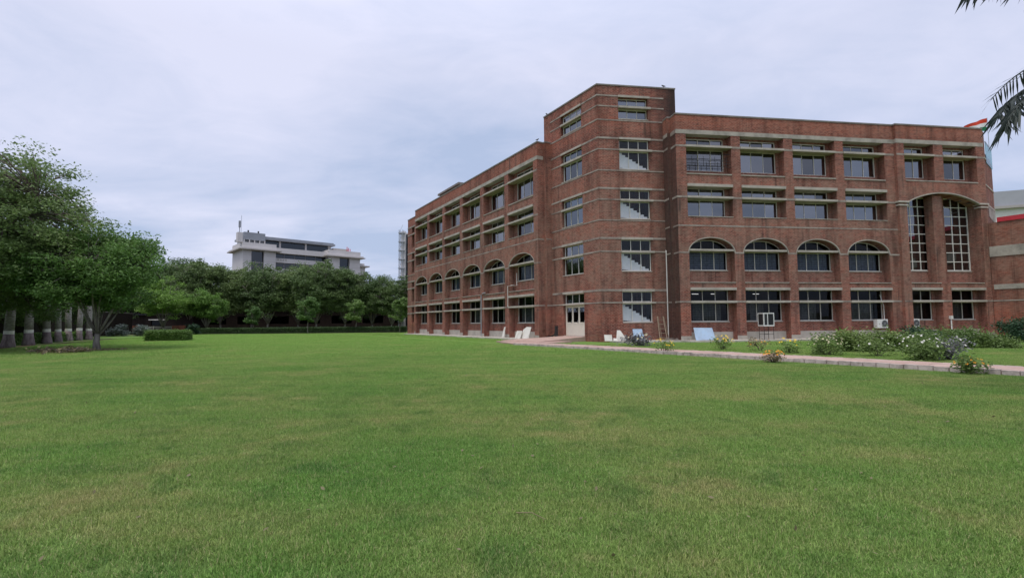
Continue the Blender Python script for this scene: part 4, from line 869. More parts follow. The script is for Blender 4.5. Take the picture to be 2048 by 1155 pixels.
for (x, y, sc, lab) in ((-41.3, 81.6, .80, 'small pale young tree furthest left behind the clipped hedge'), (-30.6, 76.5, 1.02, 'young tree standing in front of the hedge near its middle'), (-24.9, 81.6, .98, 'slim young tree behind the hedge right of the middle one'), (-17.4, 79.0, 1.0, 'young tree beside the far end of the left wing')):
    plant_tree(yng, 'young_tree', (x, y, 0), lab, group='young trees along the hedge', rz=x * 2.3, sc=sc)
bw = empty('boundary_wall', (-43.5, 33.0, 0), 'dark brick boundary wall behind the row of palms', 'wall', rz=math.atan2(52, -20))
b = MB(); b.box(-12, 56, -.15, .15, -.1, 3.4); mobj('wall', b, BRICK_SHADE, bw); b = MB(); b.box(-12, 56, -.2, .2, 3.4, 3.5); mobj('coping', b, COPING, bw)

def hedge(name, pts, wdt, h, mat, label, n, lsize, cat='hedge', seed=2, rough=.05):
    rs = np.random.default_rng(seed); b = MB(); a, c = Vector(pts[0]), Vector(pts[1]); L = (c - a).length; th = math.atan2(c.y - a.y, c.x - a.x)
    o = empty(name, (a.x, a.y, 0), label, cat, rz=th)
    b.box(.08, L - .08, -wdt / 2 + .08, wdt / 2 - .08, 0, h - .08); mobj('core', b, mat, o)
    f = rs.uniform(0, 1, n); u = rs.uniform(0, L, n); v = rs.uniform(-1, 1, n) * wdt / 2; z = rs.uniform(.05, h, n)
    at_, ac = wdt * L, h * L; pt = at_ / (at_ + 2 * ac + 2 * wdt * h); pf = 2 * ac / (at_ + 2 * ac + 2 * wdt * h)
    z = np.where(f < pt, h, z); v = np.where((f >= pt) & (f < pt + pf), np.sign(v) * wdt / 2, v); u = np.where(f >= pt + pf, np.where(rs.uniform(0, 1, n) < .5, 0, L), u)
    p = np.stack([u, v, z], 1) + rs.normal(size=(n, 3)) * rough; p[:, 2] = np.maximum(p[:, 2], .04)
    mobj('foliage', fast_mesh('foliage', rand_rot_leaves(p, lsize, lsize * .55, rs=rs, droop=0), 4, mat), None, o); return o
hedge('clipped_hedge', ((-50.2, 80.0, 0), (-17.2, 82.6, 0)), 1.1, .88, LF_HEDGE, 'long low dark clipped hedge across the far end of the lawn', 26000, .16)
hedge('clipped_shrub', ((-34.0, 47.9, 0), (-30.75, 48.5, 0)), 1.5, .88, LF_CLIP, 'rounded bright green clipped shrub on the lawn before the gate', 9000, .13, 'shrub', 5, .085)
hedge('low_hedge', ((-37.2, 34.0, 0), (-46.2, 55.5, 0)), .9, .78, LF_CLIP, 'low light green hedge running behind the palm trunks', 16000, .15, 'hedge', 6, .07)
b = MB(); b.box(0, 33.5, -1.6, -.6, -.05, .012); struct('border_strip', b, SOIL, (-50.2, 80.0, 0), math.atan2(2.6, 33))
b = MB(); b.box(0, 24.5, -.7, .15, -.05, .02); struct('border_strip', b, SOIL, (-35.2, 34.4, 0), math.atan2(21.5, -9.0))
# low edging rail in front of the hedge
rl = empty('edging_rail', (-50.2, 78.6, 0), 'low dark edging rail along the foot of the far hedge', 'rail', rz=math.atan2(2.6, 33))
b = MB(); b.box(0, 33.0, -.02, .02, .16, .2); mobj('rail', b, IRON, rl)
pmb = MB(); pmb.box(-.03, .03, -.03, .03, 0, .24); pmm = pmb.mesh('post'); pmm.materials.append(IRON)
for k in range(24): mobj('post', pmm, None, rl, (k * 1.43, 0, 0))

def bush(name, loc, rx, h, mat, n, lsize, label, cat='bush', flower=None, nf=0, fs=.08, seed=1, group=None, stems=9, ftop=.45, droop=.0, lobes=11):
    rs = np.random.default_rng(seed); o = empty(name, loc, label, cat, group)
    tips = crown_points(rs, max(14, n // 45), rx * .92, h * .52, lobes, .15) + np.array([0, 0, h * .50]); tips[:, 2] = np.maximum(tips[:, 2], .04)
    b = MB()
    for k in range(stems):
        t = tips[rs.integers(len(tips))]; b.tube([(t[0] * .12, t[1] * .12, 0), (t[0] * .5, t[1] * .5, t[2] * .6), tuple(t)], [.018, .012, .004], 4, False)
    mobj('stem', b, BARK, o)
    idx = np.repeat(np.arange(len(tips)), max(1, n // len(tips))); c = tips[idx] + rs.normal(size=(len(idx), 3)) * np.array([.15, .15, .11]) * min(1.3, .45 + rx)
    c[:, 2] = np.maximum(c[:, 2], .03)
    mobj('foliage', fast_mesh('foliage', rand_rot_leaves(c, lsize, lsize * .45, up=.5, droop=droop, rs=rs), 4, mat), None, o)
    if flower:
        d = rs.normal(size=(nf, 3)); d[:, 2] = np.abs(d[:, 2]) * .9 + ftop * .3; d /= np.linalg.norm(d, axis=1)[:, None]
        fc = d * np.array([rx * 1.0, rx * 1.0, h * .52]) * rs.uniform(.86, 1.10, nf)[:, None] + np.array([0, 0, h * .52])
        V = []
        for p in fc:                         # five petals round a cup
            ax = Vector(p - np.array([0, 0, h * .4])) + Vector((0, -.15, .25)); q = ax.to_track_quat('Z', 'Y'); s_ = fs * rs.uniform(.7, 1.3)
            for k in range(5):
                t0 = 2 * math.pi * k / 5
                for (r_, t_, z_) in ((0, 0, 0), (.55, t0 - .5, .12), (1.0, t0, .30), (.55, t0 + .5, .12)): V.append(Vector(p) + q @ Vector((r_ * math.cos(t_), r_ * math.sin(t_), z_)) * s_)
        f_ = mobj('flowers', fast_mesh('flowers', np.array([list(v) for v in V]), 4, flower), None, o); f_['kind'] = 'stuff'
    return o
G1 = 'flowering plants along the garden path'; G2 = 'green bushes in front of the right wing'
bush('grey_leaved_plant', (7.5, 30.4, 0), .85, .75, LF_PURP, 900, .16, 'grey-leaved plant with pale blooms beyond the path near the tower', 'plant', FL_C, 16, .06, 41, G1)
bush('flowering_plant', (7.0, 23.6, 0), .50, .66, LF_BUSH, 260, .11, 'sparse yellow flowering plant growing at the kerb edge before the tower', 'plant', FL_Y, 26, .045, 42, G1)
bush('flowering_plant', (10.5, 25.6, 0), .50, .72, LF_BUSH, 500, .11, 'compact bright yellow marigold plant beyond the path near the blue sheet', 'plant', FL_Y, 30, .055, 43, G1)
bush('flowering_plant', (11.9, 24.6, 0), .55, .60, LF_DRY, 260, .11, 'thin orange-flowered plant beyond the path below the air cooler', 'plant', FL_O, 14, .04, 44, G1)
bush('flowering_plant', (12.4, 23.0, 0), .52, .68, LF_BUSH, 420, .11, 'yellow flowering plant beyond the path right of the air cooler', 'plant', FL_Y, 16, .055, 45, G1)
bush('flowering_plant', (9.12, 17.95, 0), .36, .46, LF_DRY, 420, .10, 'small orange flower clump growing over the near kerb in the middle', 'plant', FL_O, 20, .04, 46, G1)
bush('flowering_bush', (13.2, 21.6, 0), .70, .85, LF_BUSH, 1300, .12, 'rounded bush with cream flowers beyond the path', 'bush', FL_C, 40, .04, 47, G1)
bush('flowering_bush', (14.75, 18.5, 0), .80, .95, LF_BUSH, 2000, .12, 'leafy bush covered in large white flowers beside the path', 'bush', FL_W, 34, .045, 48, G1)
bush('flowering_bush', (14.75, 20.7, 0), .62, .70, LF_BUSH, 900, .11, 'low bush with a few white flowers left of the large white-flowered one', 'bush', FL_W, 9, .045, 49, G1)
bush('flowering_bush', (15.8, 18.6, 0), .55, .85, LF_PURP, 800, .12, 'greyish white-flowered bush right of the large white-flowered one', 'bush', FL_W, 10, .05, 50, G1)
bush('flowering_bush', (12.3, 13.8, 0), .33, .46, LF_BUSH, 560, .11, 'orange and yellow flowering bush at the near kerb on the right', 'bush', FL_O, 20, .04, 51, G1)
for k, (x, y, r_, h, m, lab) in enumerate(((15.6, 23.8, 1.0, .92, LF_BUSH, 'leftmost tall green bush of the group below the fourth window'), (17.2, 24.0, 1.1, .98, LF_BUSH, 'second tall green bush below the fourth window'), (18.6, 23.6, 1.0, .92, LF_BUSH, 'olive bush in front of the first outdoor air conditioner'),
        (20.6, 26.5, 1.2, 1.0, LF_DARK, 'darker bush under the half-hidden air conditioner'), (21.6, 26.2, 1.2, 1.02, LF_BUSH, 'green bush right of the white-flowered bushes'), (22.6, 25.4, 1.2, .95, LF_BUSH, 'broad green bush below the last window'), (23.8, 25.4, 1.1, .80, LF_BUSH, 'rightmost low green bush below the last window'), (24.6, 29.5, 1.3, 1.0, LF_BUSH, 'bush close to the wall under the narrow windows'))):
    bush('green_bush', (x, y, 0), r_, h, m, 2600, .14, lab, 'bush', FL_C if k in (0, 2) else None, 14, .03, 60 + k, G2)
bush('dark_conifer_bush', (30.4, 30.8, 0), 1.15, 1.4, LF_DARK, 3600, .16, 'dark spreading conifer at the right edge before the brick wall', 'bush', seed=75, droop=-.1)
for x, y, s_, sd, lab in ((-54.6, 70.5, 1.6, 81, 'left silvery shrub before the low brick wall'), (-51.2, 70.8, 1.5, 82, 'right silvery shrub before the low brick wall')):
    bush('silver_shrub', (x, y, 0), s_, 1.45, LF_SILV, 2200, .3, lab, 'shrub', seed=sd, group='silvery shrubs by the gate')
bush('spiky_shrub', (-47.9, 76.6, 0), 1.0, 1.6, LF_DARK, 1200, .34, 'dark spiky shrub at the left end of the clipped hedge', 'shrub', seed=83, droop=.2)
# pruned branches and mulch ring by the spreading tree
rs = np.random.default_rng(90); b = MB(); cpts = []
bp = empty('branch_pile', (-24.4, 28.3, 0), 'pile of cut leafy branches lying beside the spreading tree', 'branches')
for k in range(26):
    a = rs.uniform(0, 2 * math.pi); L = rs.uniform(.5, 1.1); c = np.array([rs.normal() * .55, rs.normal() * .4, .05 + rs.uniform(0, .15)]); d = np.array([math.cos(a) * L, math.sin(a) * L * .6, rs.uniform(-.05, .12)])
    b.tube([tuple(c - d), tuple(c + [0, 0, .12]), tuple(c + d)], .018, 4); cpts += [c + d * t + rs.normal(size=3) * .07 for t in rs.uniform(-1, 1, 22)]
mobj('twigs', b, BARK, bp); cp = np.array(cpts); cp[:, 2] = np.abs(cp[:, 2]) + .03; mobj('foliage', fast_mesh('foliage', rand_rot_leaves(cp, .18, .08, rs=rs), 4, LF_DRY), None, bp)
n = 900; a = rs.uniform(0, 6.28, n); r_ = np.sqrt(rs.uniform(0, 1, n)) * 1.6; lp = np.stack([r_ * np.cos(a), r_ * np.sin(a) * .9, rs.uniform(.02, .07, n)], 1)
o = mobj('fallen_leaves', fast_mesh('fallen_leaves', rand_rot_leaves(lp, .13, .08, up=2, droop=0, rs=rs), 4, LF_DRY), None, None, (-25.1, 30.9, 0)); tag(o, 'brown fallen leaves round the foot of the spreading tree', 'leaves', None, 'stuff')

# ---- palms
def frond_curve(L, a0, droop, n=14):
    pts = []; p = Vector((0, 0, 0)); ang = a0
    for k in range(n + 1): pts.append(p.copy()); p = p + Vector((math.cos(ang), 0, math.sin(ang))) * (L / n); ang -= droop / n
    return pts
def frond_mesh(L, a0, droop, nl, ll, lw, seed=0):
    rd = random.Random(seed); b = MB(); pts = frond_curve(L, a0, droop); b.tube(pts, [.03 * (1 - i / 16) + .004 for i in range(len(pts))], 4)
    for i in range(nl):
        t = .12 + .88 * i / nl; f = t * (len(pts) - 1); k = min(int(f), len(pts) - 2); p = pts[k].lerp(pts[k + 1], f - k); d = (pts[k + 1] - pts[k]).normalized()
        for s in (-1, 1):
            q = (d * rd.uniform(.35, .6) + Vector((0, s, 0)) * .8 + Vector((0, 0, -rd.uniform(.15, .7)))).normalized(); l_ = ll * (1 - .5 * abs(t - .4)) * rd.uniform(.8, 1.1); w = d * lw
            m = p + q * l_ * .5 + Vector((0, 0, -.02)); e = p + q * l_ + Vector((0, 0, -.16 * l_)); b.add([p - w * .5, p + w * .5, m + w, e, m - w], [(0, 1, 2, 4), (4, 2, 3)])
    return b
fm = [frond_mesh(2.7, R(a), R(95), 34, .62, .028, k).mesh('frond') for k, a in enumerate((70, 35, 5))]
for m in fm: m.materials.append(LF_BIG)
royal = [(-35.36, 35.88), (-38.0, 40.2), (-40.3, 44.3), (-41.9, 47.2), (-43.2, 49.8), (-44.0, 51.9), (-44.7, 54.0)]
b = MB(); b.lathe([(.50, -.1), (.47, .2), (.38, .6), (.33, 1.0)], 18); m_low = b.mesh('trunk_base'); m_low.materials.append(PALML); m_low.shade_smooth()
b = MB(); b.lathe([(.337, 1.0), (.335, 1.26)], 18); m_band = b.mesh('painted_band'); m_band.materials.append(WHITE)
b = MB(); b.lathe([(.328, 1.26), (.31, 2.5), (.33, 4.0), (.30, 6.0), (.22, 7.0)], 18); m_tr = b.mesh('trunk'); m_tr.materials.append(PALMB); m_tr.shade_smooth()
b = MB(); b.lathe([(.20, 7.0), (.19, 7.6), (.10, 8.2)], 12); m_sh = b.mesh('crownshaft'); m_sh.materials.append(LF_CLIP); m_sh.shade_smooth()
pl_lab = ['first', 'second', 'third', 'fourth', 'fifth', 'sixth', 'seventh']
for k, (x, y) in enumerate(royal):
    sc = (.86, .84, .80, .72, .80, .74, .78)[k]
    o = empty('royal_palm', (x, y, 0), 'grey palm trunk with white painted band, %s of the row from the left edge' % pl_lab[k], 'palm', 'row of banded palms', rz=k * 1.1); o.scale = (sc, sc, .95 + .02 * (k % 3))
    o.rotation_euler = (.035 * math.sin(k * 2.1), .04 * math.cos(k * 1.7 + .5), k * 1.1)
    for nm, m in (('trunk_base', m_low), ('painted_band', m_band), ('trunk', m_tr), ('crownshaft', m_sh)): mobj(nm, m, None, o)
    for i in range(11): mobj('frond', fm[i % 3], None, o, (0, 0, 8.1), i * 2.399)
# near palm whose fronds hang into the right of the picture
NP = Vector((12.0, 9.4, 0)); palm = empty('near_palm', NP, 'palm just off the right edge with dark fronds hanging into the picture', 'palm')
b = MB(); b.lathe([(.30, -.1), (.24, .4), (.18, 2.0), (.16, 4.5), (.17, 6.1), (.08, 6.4)], 14); mobj('trunk', b, PALMB, palm, smooth=True)
lb = MB(); lb.add([(-.014, 0, 0), (.014, 0, 0), (.021, .35, .012), (.0, 1.0, -.10), (-.021, .35, .012), (0, .35, -.004)], [(0, 1, 2, 5), (0, 5, 4), (5, 2, 3), (4, 5, 3)]); lm = lb.mesh('leaflet'); lm.materials.append(LF_PALM)
def near_frond(ctrl, nl, ll, seed, downbias):
    rd = random.Random(seed); P = [Vector(p) - NP for p in ctrl]; pts = []
    for i in range(25):
        t = i / 24; a = [P[0].lerp(P[1], t), P[1].lerp(P[2], t), P[2].lerp(P[3], t)]; c = [a[0].lerp(a[1], t), a[1].lerp(a[2], t)]; pts.append(c[0].lerp(c[1], t))
    b = MB(); b.tube(pts, [.028 * (1 - i / 27) + .003 for i in range(25)], 6); fr_ = mobj('frond', b, LF_PALM, palm)
    for i in range(nl):
        t = .18 + .82 * i / (nl - 1); f = min(t * 24, 23.999); k = int(f); p = pts[k].lerp(pts[k + 1], f - k); d = (pts[k + 1] - pts[k]).normalized(); sd = d.cross(Vector((0, 0, 1)));
        if sd.length < .05: sd = Vector((0, 1, 0))
        sd.normalize()
        for s in (-1, 1):
            q = (d * rd.uniform(.45, .9) + sd * s * rd.uniform(.25, .7) + Vector((0, 0, -downbias * rd.uniform(.4, 1.2)))).normalized()
            sx = q.cross(Vector((rd.uniform(-.4, .4), rd.uniform(-1, 1), .6))).normalized(); nz_ = sx.cross(q)
            L = ll * rd.uniform(.75, 1.1) * (1 - .35 * max(0, t - .6) / .4)
            o = mobj('leaflet', lm, None, fr_); o.matrix_local = Matrix(((sx.x * 1.6, q.x * L, nz_.x, p.x), (sx.y * 1.6, q.y * L, nz_.y, p.y), (sx.z * 1.6, q.z * L, nz_.z, p.z), (0, 0, 0, 1)))
near_frond([(12.0, 9.4, 6.2), (11.0, 9.3, 6.7), (9.5, 9.1, 5.85), (8.95, 9.0, 4.95)], 58, .84, 3, .40)
near_frond([(12.0, 9.4, 6.2), (11.0, 9.5, 6.6), (9.8, 9.5, 6.0), (9.25, 9.4, 5.35)], 46, .74, 13, .30)
near_frond([(12.0, 9.4, 6.3), (11.0, 9.2, 7.9), (9.5, 9.0, 8.1), (8.35, 8.9, 7.42)], 44, .62, 5, 1.6)
near_frond([(12.0, 9.4, 6.1), (11.1, 9.0, 6.4), (10.0, 8.8, 5.7), (9.55, 8.7, 4.6)], 40, .62, 9, .6)
nfm = frond_mesh(2.9, R(60), R(110), 36, .6, .022, 9).mesh('frond'); nfm.materials.append(LF_PALM)
for i in range(8): mobj('frond', nfm, None, palm, (0, 0, 6.25), R(-105 + i * 30))

# ================================================================== background
# long low shed behind the trees; under-tree shade put into its height and colour
sh = empty('long_shed', (-95, 106, 0), 'long low brick shed behind the far trees, tree shade in its colour', 'building', rz=R(-1.5))
b = MB(); hl = [(6 + i * 6.5, 10.2 + i * 6.5, 1.5, 3.1) for i in range(13)]; panel(b, 0, 95, 0, 6.0, 0, .3, hl); b.box(0, 95, 6, 6.3, 0, 6.0); mobj('wall', b, BRICK_SHADE, sh)
b = MB(); b.box(-.5, 95.5, -1.2, 6.8, 6.0, 6.25); mobj('roof', b, IRON, sh)
for h in hl[:12]:
    b = MB(); b.quad((h[0], .15, 1.5), (h[1], .15, 1.5), (h[1], .15, 3.1), (h[0], .15, 3.1)); mobj('window', b, GL_CLR, sh)
b = MB(); b.box(0, 95, 5.5, 5.6, 0, 5.9); mobj('inner_wall', b, INTER, sh)
# low brick store left of the gate
st = empty('brick_store', (-74.0, 92.0, 0), 'low brick outbuilding with small window left of the white gate', 'building')
b = MB(); panel(b, 0, 16.5, 0, 3.3, 0, .3, [(8.9, 11.4, 1.35, 2.3), (1.0, 5.6, 1.3, 2.6)]); b.box(0, .3, .3, 5, 0, 3.3); b.box(16.2, 16.5, .3, 5, 0, 3.3); mobj('wall', b, BRICK_SHADE, st)
b = MB(); b.box(-.3, 16.8, -.5, 5.3, 3.3, 3.5); mobj('roof', b, IRON, st)
b = MB(); b.box(8.7, 11.6, -.35, 0, 2.36, 2.52); mobj('lintel_shade', b, WHITE, st)
for a, c, d, e in ((8.9, 11.4, 1.35, 2.3), (1.0, 5.6, 1.3, 2.6)):
    b = MB(); b.quad((a, .2, d), (c, .2, d), (c, .2, e), (a, .2, e)); mobj('window', b, GL_CLR, st)
b = MB(); b.box(.4, 16, 3.5, 3.6, 0, 3.2); mobj('inner_wall', b, INTER, st)
# gate railing and brick piers
for x, w, h, lab in ((-60.6, 1.6, 1.42, 'low brick wall piece left of the white gate'), (-54.3, 2.0, 1.40, 'low brick wall piece right of the white gate')):
    b = MB(); b.box(0, w, 0, .4, 0, h); put_thing('brick_pier', b, BRICK_R, (x, 81.5, 0), 0, lab, 'wall', 'brick piers of the gate')
g = empty('railing_gate', (-58.95, 81.7, 0), 'white painted railing gate between two low brick piers', 'gate')
b = MB(); b.box(0, 4.6, -.03, .03, 1.18, 1.26); b.box(0, 4.6, -.03, .03, .16, .22); mobj('rail', b, WHITE, g)
for x in (.0, 1.55, 3.1, 4.53): b = MB(); b.box(x, x + .1, -.05, .05, 0, 1.32); mobj('post', b, WHITE, g)
bb = MB(); bb.box(-.018, .018, -.018, .018, .22, 1.18); bm_ = bb.mesh('bar'); bm_.materials.append(WHITE)
for k in range(24): mobj('bar', bm_, None, g, (.18 + k * .185, 0, 0))
b = MB(); b.box(0, 11, 0, .08, .9, .98); b.box(0, 11, 0, .08, .2, .26)
for k in range(56): b.box(k * .2, k * .2 + .03, .02, .06, .1, .98)
put_thing('iron_fence', b, IRON, (-71.5, 80.5, 0), 0, 'dark iron fence behind the silvery shrubs', 'fence')

# white office block above the trees
OB = empty('office_block', (-72.3, 135.0, 0), 'white panelled office block with blue glass rising above the trees', 'building', rz=R(43)); OB.scale = (1, 1, .968)
def ob(name, mat, *bx, parent=OB):
    b = MB()
    for q in bx: b.box(*q)
    return mobj(name, b, mat, parent)
def tower_bay(s0, s1, g0, g1, w):
    ob('wall', OFF_W, (s0, g0, w, w + 10, 0, 22.2), (g1, s1, w, w + 10, 0, 22.2), (g0, g1, w + 1.2, w + 10, 0, 22.2))
    for k in range(6):
        z = 3 + k * 3.2; o = ob('window', OFF_S, (g0, g1, w + .75, w + .9, z + 3.0, z + 3.2)); b = MB(); b.quad((g0, w + .8, z), (g1, w + .8, z), (g1, w + .8, z + 3.05), (g0, w + .8, z + 3.05)); mobj('pane', b, GL_BLUE, o)
    for z in np.arange(1.6, 22, 1.6): ob('panel_joint', OFF_S, (s0, g0 - .02, w - .012, w - .001, z, z + .05)); ob('panel_joint', OFF_S, (g1 + .02, s1, w - .012, w - .001, z, z + .05))
    ob('eave', OFF_S, (s0 - 1.2, s1 + 1.2, w - 1.2, w + 11, 22.2, 22.5)); ob('eave', OFF_W, (s0 - .8, s1 + .8, w - .8, w + 11, 22.5, 22.9)); ob('parapet', OFF_W, (s0 - .1, s1 + .1, w - .1, w + 10, 22.9, 24.3))
tower_bay(0.6, 9.0, 2.7, 5.9, 0.0); tower_bay(24.0, 34.0, 27.4, 30.6, -.2)
ob('wall', OFF_W, (9.0, 24.0, 2.0, 10, 0, 7.8), (9.0, 24.0, 1.6, 10, 19.4, 20.7), *[(9.0, 24.0, 2.0, 10, 9.6 + k * 3.3, 11.1 + k * 3.3) for k in range(3)], (9.0, 24.0, 3.6, 10, 7.8, 19.4), (9.0, 24.0, 3.6, 10, 20.7, 22.1))
for z0, z1 in ((20.7, 22.1), (17.7, 19.4), (14.4, 16.2), (11.1, 12.9), (7.8, 9.6)):
    o = ob('window', OFF_S, *[(9.0 + 3 * k - .04, 9.0 + 3 * k + .04, 2.25, 2.4, z0, z1) for k in range(1, 5)])
    for k in range(5): b = MB(); b.quad((9.0 + 3 * k, 2.32, z0), (12.0 + 3 * k, 2.32, z0), (12.0 + 3 * k, 2.32, z1), (9.0 + 3 * k, 2.32, z1)); mobj('pane', b, GL_BLUE, o)
ob('spandrel', OFF_W, (9.1, 24.0, .8, 3.6, 22.1, 23.6))
for k in range(4): ob('balustrade_slot', OFF_S, (10.0 + k * .7, 10.4 + k * .7, 1.57, 1.6, 20.0, 20.5))
# glazed penthouse with overhanging flat roof
ob('penthouse_wall', OFF_W, (3.5, 26.5, 6.5, 12, 23.6, 26.0), (3.5, 4.5, 4.2, 6.5, 23.6, 26.0), (25.6, 26.5, 4.2, 6.5, 23.6, 26.0), (11.2, 11.7, 4.2, 4.6, 23.6, 26.0), (18.6, 19.1, 4.2, 4.6, 23.6, 26.0))
for a, c in ((4.5, 11.2), (11.7, 18.6), (19.1, 25.6)): b = MB(); b.quad((a, 4.4, 23.6), (c, 4.4, 23.6), (c, 4.4, 26.0), (a, 4.4, 26.0)); mobj('pane', b, GL_BLUE, OB)
ob('penthouse_roof', OFF_G, (1.8, 27.2, 2.6, 13, 26.0, 26.55), (2.2, 26.9, 3.0, 12.6, 26.55, 26.9))
ob('plant_room', OFF_G, (1.2, 6.6, 1.5, 8, 25.3, 27.4), (1.2, 6.6, 2.4, 8, 24.3, 25.3)); ob('plant_room', OFF_W, *[(1.2 + k * 1.3, 1.4 + k * 1.3, 1.5, 2.3, 24.3, 25.3) for k in range(5)])
ob('plant_room', OFF_W, (-.6, .6, .6, 2.2, 24.3, 27.0))
b = MB(); b.tube([(0, 1.4, 27.0), (0, 1.4, 28.4), (0, 1.4, 28.5), (0, 1.4, 30.3)], [.10, .10, .28, .28], 8); mobj('mast', b, OFF_G, OB)
b = MB(); b.tube([(.5, 1.8, 27.0), (.5, 1.8, 32.0)], .05, 5); mobj('antenna', b, STEEL, OB)
for x in (2.6, 5.2): b = MB(); b.tube([(x, 3, 27.4), (x, 3, 28.2)], .2, 8); mobj('vent', b, IRON, OB)
ob('plant_room', OFF_S, (26.8, 31.5, 3, 8, 24.3, 25.4)); b = MB()
for k in range(3): b.tube([(31.2 + k * .5, 3, 24.3), (31.2 + k * .5, 3, 26.2 - .3 * k)], .12, 6)
mobj('vent', b, REDP, OB)
ob('wall', OFF_W, (34.0, 36.6, 1.5, 10, 0, 19.8)); ob('eave', OFF_S, (34.0, 37.6, .4, 11, 19.8, 20.2)); ob('parapet', OFF_W, (34.0, 36.4, 1.6, 10, 20.2, 21.0))
# teal glass block with steel stair tower peeping past the left wing
TB = empty('glass_block', (-21.3, 102.0, 0), 'teal glass block seen just past the left wing\'s far end', 'building')
b = MB(); b.box(0, 14, 0.06, 10, 0, 19.3); mobj('body', b, INTER, TB)
for i in range(5):
    for j in range(6): b = MB(); b.quad((i * 2.8 + .04, 0, j * 3.2 + .05), (i * 2.8 + 2.76, 0, j * 3.2 + .05), (i * 2.8 + 2.76, 0, j * 3.2 + 3.15), (i * 2.8 + .04, 0, j * 3.2 + 3.15)); mobj('pane', b, GL_TEAL, TB)
b = MB(); b.box(-.12, 14, -.1, 10, 19.3, 19.6); mobj('parapet', b, OFF_W, TB)
SF = empty('steel_stair_tower', (-22.25, 100.0, 0), 'grey steel stair frame standing against the teal glass block', 'tower')
for x in (0, .75): 
    for y in (0, 1.0): b = MB(); b.box(x - .06, x + .06, y - .06, y + .06, 0, 19.9); mobj('post', b, STEEL, SF)
b = MB(); b.box(.35, 1.2, .2, .8, 0, 19.6); mobj('column', b, OFF_W, SF)
for k in range(11): b = MB(); b.box(-.15, 1.1, -.12, 1.1, 1.7 + k * 1.75, 1.85 + k * 1.75); mobj('landing', b, STEEL, SF); b = MB(); b.tube([(0, -.05, 1.7 + k * 1.75), (.75, -.05, 3.4 + k * 1.75)], .035, 4); mobj('brace', b, STEEL, SF)
# white building and flag behind the right end
WB = empty('white_building', (76.0, 80.0, 0), 'white building with grey roof band at the far right edge', 'building', rz=R(-22))
b = MB(); b.box(0, 22, 0, 12, 0, 18.6); mobj('wall', b, WHITE, WB)
b = MB(); b.box(-.6, 22.6, -.6, 12.6, 18.6, 19.0); mobj('eave', b, OFF_S, WB)
b = MB(); b.box(-.1, 22.1, -.1, 12.1, 19.0, 21.4); mobj('roof_band', b, GREYR, WB)
FG = empty('flagpole', (57.4, 60.0, 0), 'tricolour flag of red, white and green above the right roof corner', 'flag')
b = MB(); b.lathe([(.06, 0), (.04, 20), (.025, 25.55)], 10); mobj('pole', b, STEEL, FG)
def flag_strip(t0, t1, mat, name):
    b = MB(); n = 16
    def P(s, t):
        x = -s * 2.75; zt = 25.5 - .95 * s ** 1.2 - t * (1.55 - .55 * s); return (x, .22 * math.sin(s * 7 + t), zt + .05 * math.sin(s * 9))
    for k in range(n): b.quad(P(k / n, t0), P((k + 1) / n, t0), P((k + 1) / n, t1), P(k / n, t1))
    mobj(name, b, mat, FG)
flag_strip(0, .34, SAFF, 'red_stripe'); flag_strip(.34, .66, WHTC, 'white_stripe'); flag_strip(.66, 1, GRNC, 'green_stripe')

# ================================================================== grass blades on the nearer lawn
rs = np.random.default_rng(77); PS = 0.8; nb = 5600
base = np.stack([rs.uniform(-PS / 2, PS / 2, nb), rs.uniform(-PS / 2, PS / 2, nb), np.zeros(nb)], 1)
a = rs.uniform(0, 2 * math.pi, nb); ln = rs.uniform(.010, .030, nb); tilt = rs.uniform(.2, 1.25, nb)
lg = rs.uniform(0, 1, nb) < .07; ln = np.where(lg, rs.uniform(.035, .06, nb), ln)   # taller stalks the mower missed
d = np.stack([np.cos(a) * np.sin(tilt), np.sin(a) * np.sin(tilt), np.cos(tilt)], 1); s = np.stack([-np.sin(a), np.cos(a), np.zeros(nb)], 1) * rs.uniform(.0016, .0032, nb)[:, None]
v = np.empty((nb, 3, 3)); v[:, 0] = base - s; v[:, 1] = base + s; v[:, 2] = base + d * ln[:, None]
patch = bpy.data.objects.new('grass_patch', fast_mesh('grass_patch', v.reshape(-1, 3), 3, BLADE))
P_ = []
for x0, x1, y0, y1, st_, sc_ in ((-27, 26.5, 1.2, 24.0, .5, 1.0), (-60, 34, 24.0, 78.0, .95, 1.9)):
    xs, ys = np.meshgrid(np.arange(x0, x1, st_), np.arange(y0, y1, st_)); n_ = xs.size
    P_.append(np.stack([xs.ravel() + rs.uniform(-.25, .25, n_) * st_, ys.ravel() + rs.uniform(-.25, .25, n_) * st_, np.full(n_, .002), np.full(n_, sc_)], 1))
P_ = np.concatenate(P_); gx, gy = P_[:, 0], P_[:, 1]
keep = (np.abs(gx) < gy * 1.12 + 2.0)
dpath = (gx - P0.x) * pn.x + (gy - P0.y) * pn.y; keep &= ~((dpath > -.1) & (dpath < PWD + .1))
dL_ = gx * -FL.s + gy * FL.c; dR_ = gx * -FR.s + gy * FR.c; uL_ = gx * FL.c + gy * FL.s     # nothing under the building and its apron
keep &= ~((dL_ > FL.D - 2.2) & (dR_ > FR.D - 2.4) & (uL_ > -74))
keep &= ~((gx < -33) & (gx + 33 < -(gy - 33) * .42))
P_ = P_[keep]; pts = P_[:, :3]
gm = bpy.data.meshes.new('grass'); gm.vertices.add(len(pts)); gm.vertices.foreach_set('co', pts.astype(np.float32).ravel()); gm.update(); gm.materials.append(BLADE); at_ = gm.attributes.new('size', 'FLOAT', 'POINT'); at_.data.foreach_set('value', P_[:, 3].astype(np.float32))
go = bpy.data.objects.new('grass', gm); link(go); tag(go, 'short mown grass blades covering the nearer lawn', 'grass', None, 'stuff')
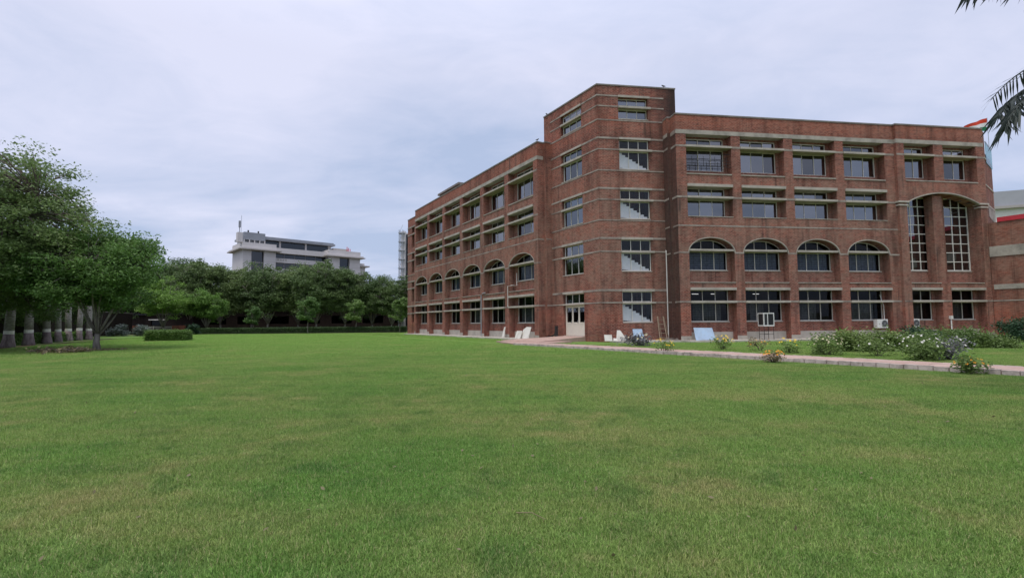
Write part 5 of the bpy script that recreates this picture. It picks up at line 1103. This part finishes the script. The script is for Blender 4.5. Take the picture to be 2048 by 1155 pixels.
ng = bpy.data.node_groups.new('grass_scatter', 'GeometryNodeTree'); ng.interface.new_socket('Geometry', in_out='INPUT', socket_type='NodeSocketGeometry'); ng.interface.new_socket('Geometry', in_out='OUTPUT', socket_type='NodeSocketGeometry')
gi = ng.nodes.new('NodeGroupInput'); gout = ng.nodes.new('NodeGroupOutput'); iop = ng.nodes.new('GeometryNodeInstanceOnPoints'); oi = ng.nodes.new('GeometryNodeObjectInfo'); oi.inputs['Object'].default_value = patch
rv = ng.nodes.new('FunctionNodeRandomValue'); rv.data_type = 'FLOAT_VECTOR'; rv.inputs[0].default_value = (0, 0, 0); rv.inputs[1].default_value = (0, 0, 6.283)
r2 = ng.nodes.new('FunctionNodeRandomValue'); r2.data_type = 'FLOAT'; r2.inputs[2].default_value = .95; r2.inputs[3].default_value = 1.2
ng.links.new(gi.outputs[0], iop.inputs['Points']); ng.links.new(oi.outputs['Geometry'], iop.inputs['Instance']); ng.links.new(rv.outputs[0], iop.inputs['Rotation']); na_ = ng.nodes.new('GeometryNodeInputNamedAttribute'); na_.data_type = 'FLOAT'; na_.inputs[0].default_value = 'size'; mm_ = ng.nodes.new('ShaderNodeMath'); mm_.operation = 'MULTIPLY'; ng.links.new(r2.outputs[1], mm_.inputs[0]); ng.links.new(na_.outputs[0], mm_.inputs[1]); ng.links.new(mm_.outputs[0], iop.inputs['Scale']); ng.links.new(iop.outputs[0], gout.inputs[0])
md = go.modifiers.new('scatter', 'NODES'); md.node_group = ng

n = 260; rs = np.random.default_rng(5); ly = 2.5 + 30 * rs.uniform(0, 1, n) ** 1.6; lx = rs.uniform(-1, 1, n) * (ly + 1); ok = ((lx - P0.x) * pn.x + (ly - P0.y) * pn.y) < -.3
lp = np.stack([lx, ly, rs.uniform(.02, .035, n)], 1)[ok]
o = mobj('stray_leaves', fast_mesh('stray_leaves', rand_rot_leaves(lp, .055, .03, up=3, droop=0, rs=rs), 4, LF_DRY), None); tag(o, 'few small dry leaves scattered over the open lawn', 'leaves', None, 'stuff')
b = MB(); b.tube([(0, 0, .03), (.12, .02, .045), (.26, -.03, .035)], [.005, .004, .003], 5); put_thing('dry_straw', b, LF_DRY, (.02, 4.05, 0), -.5, 'pale dry straw lying on the lawn at bottom centre', 'straw')
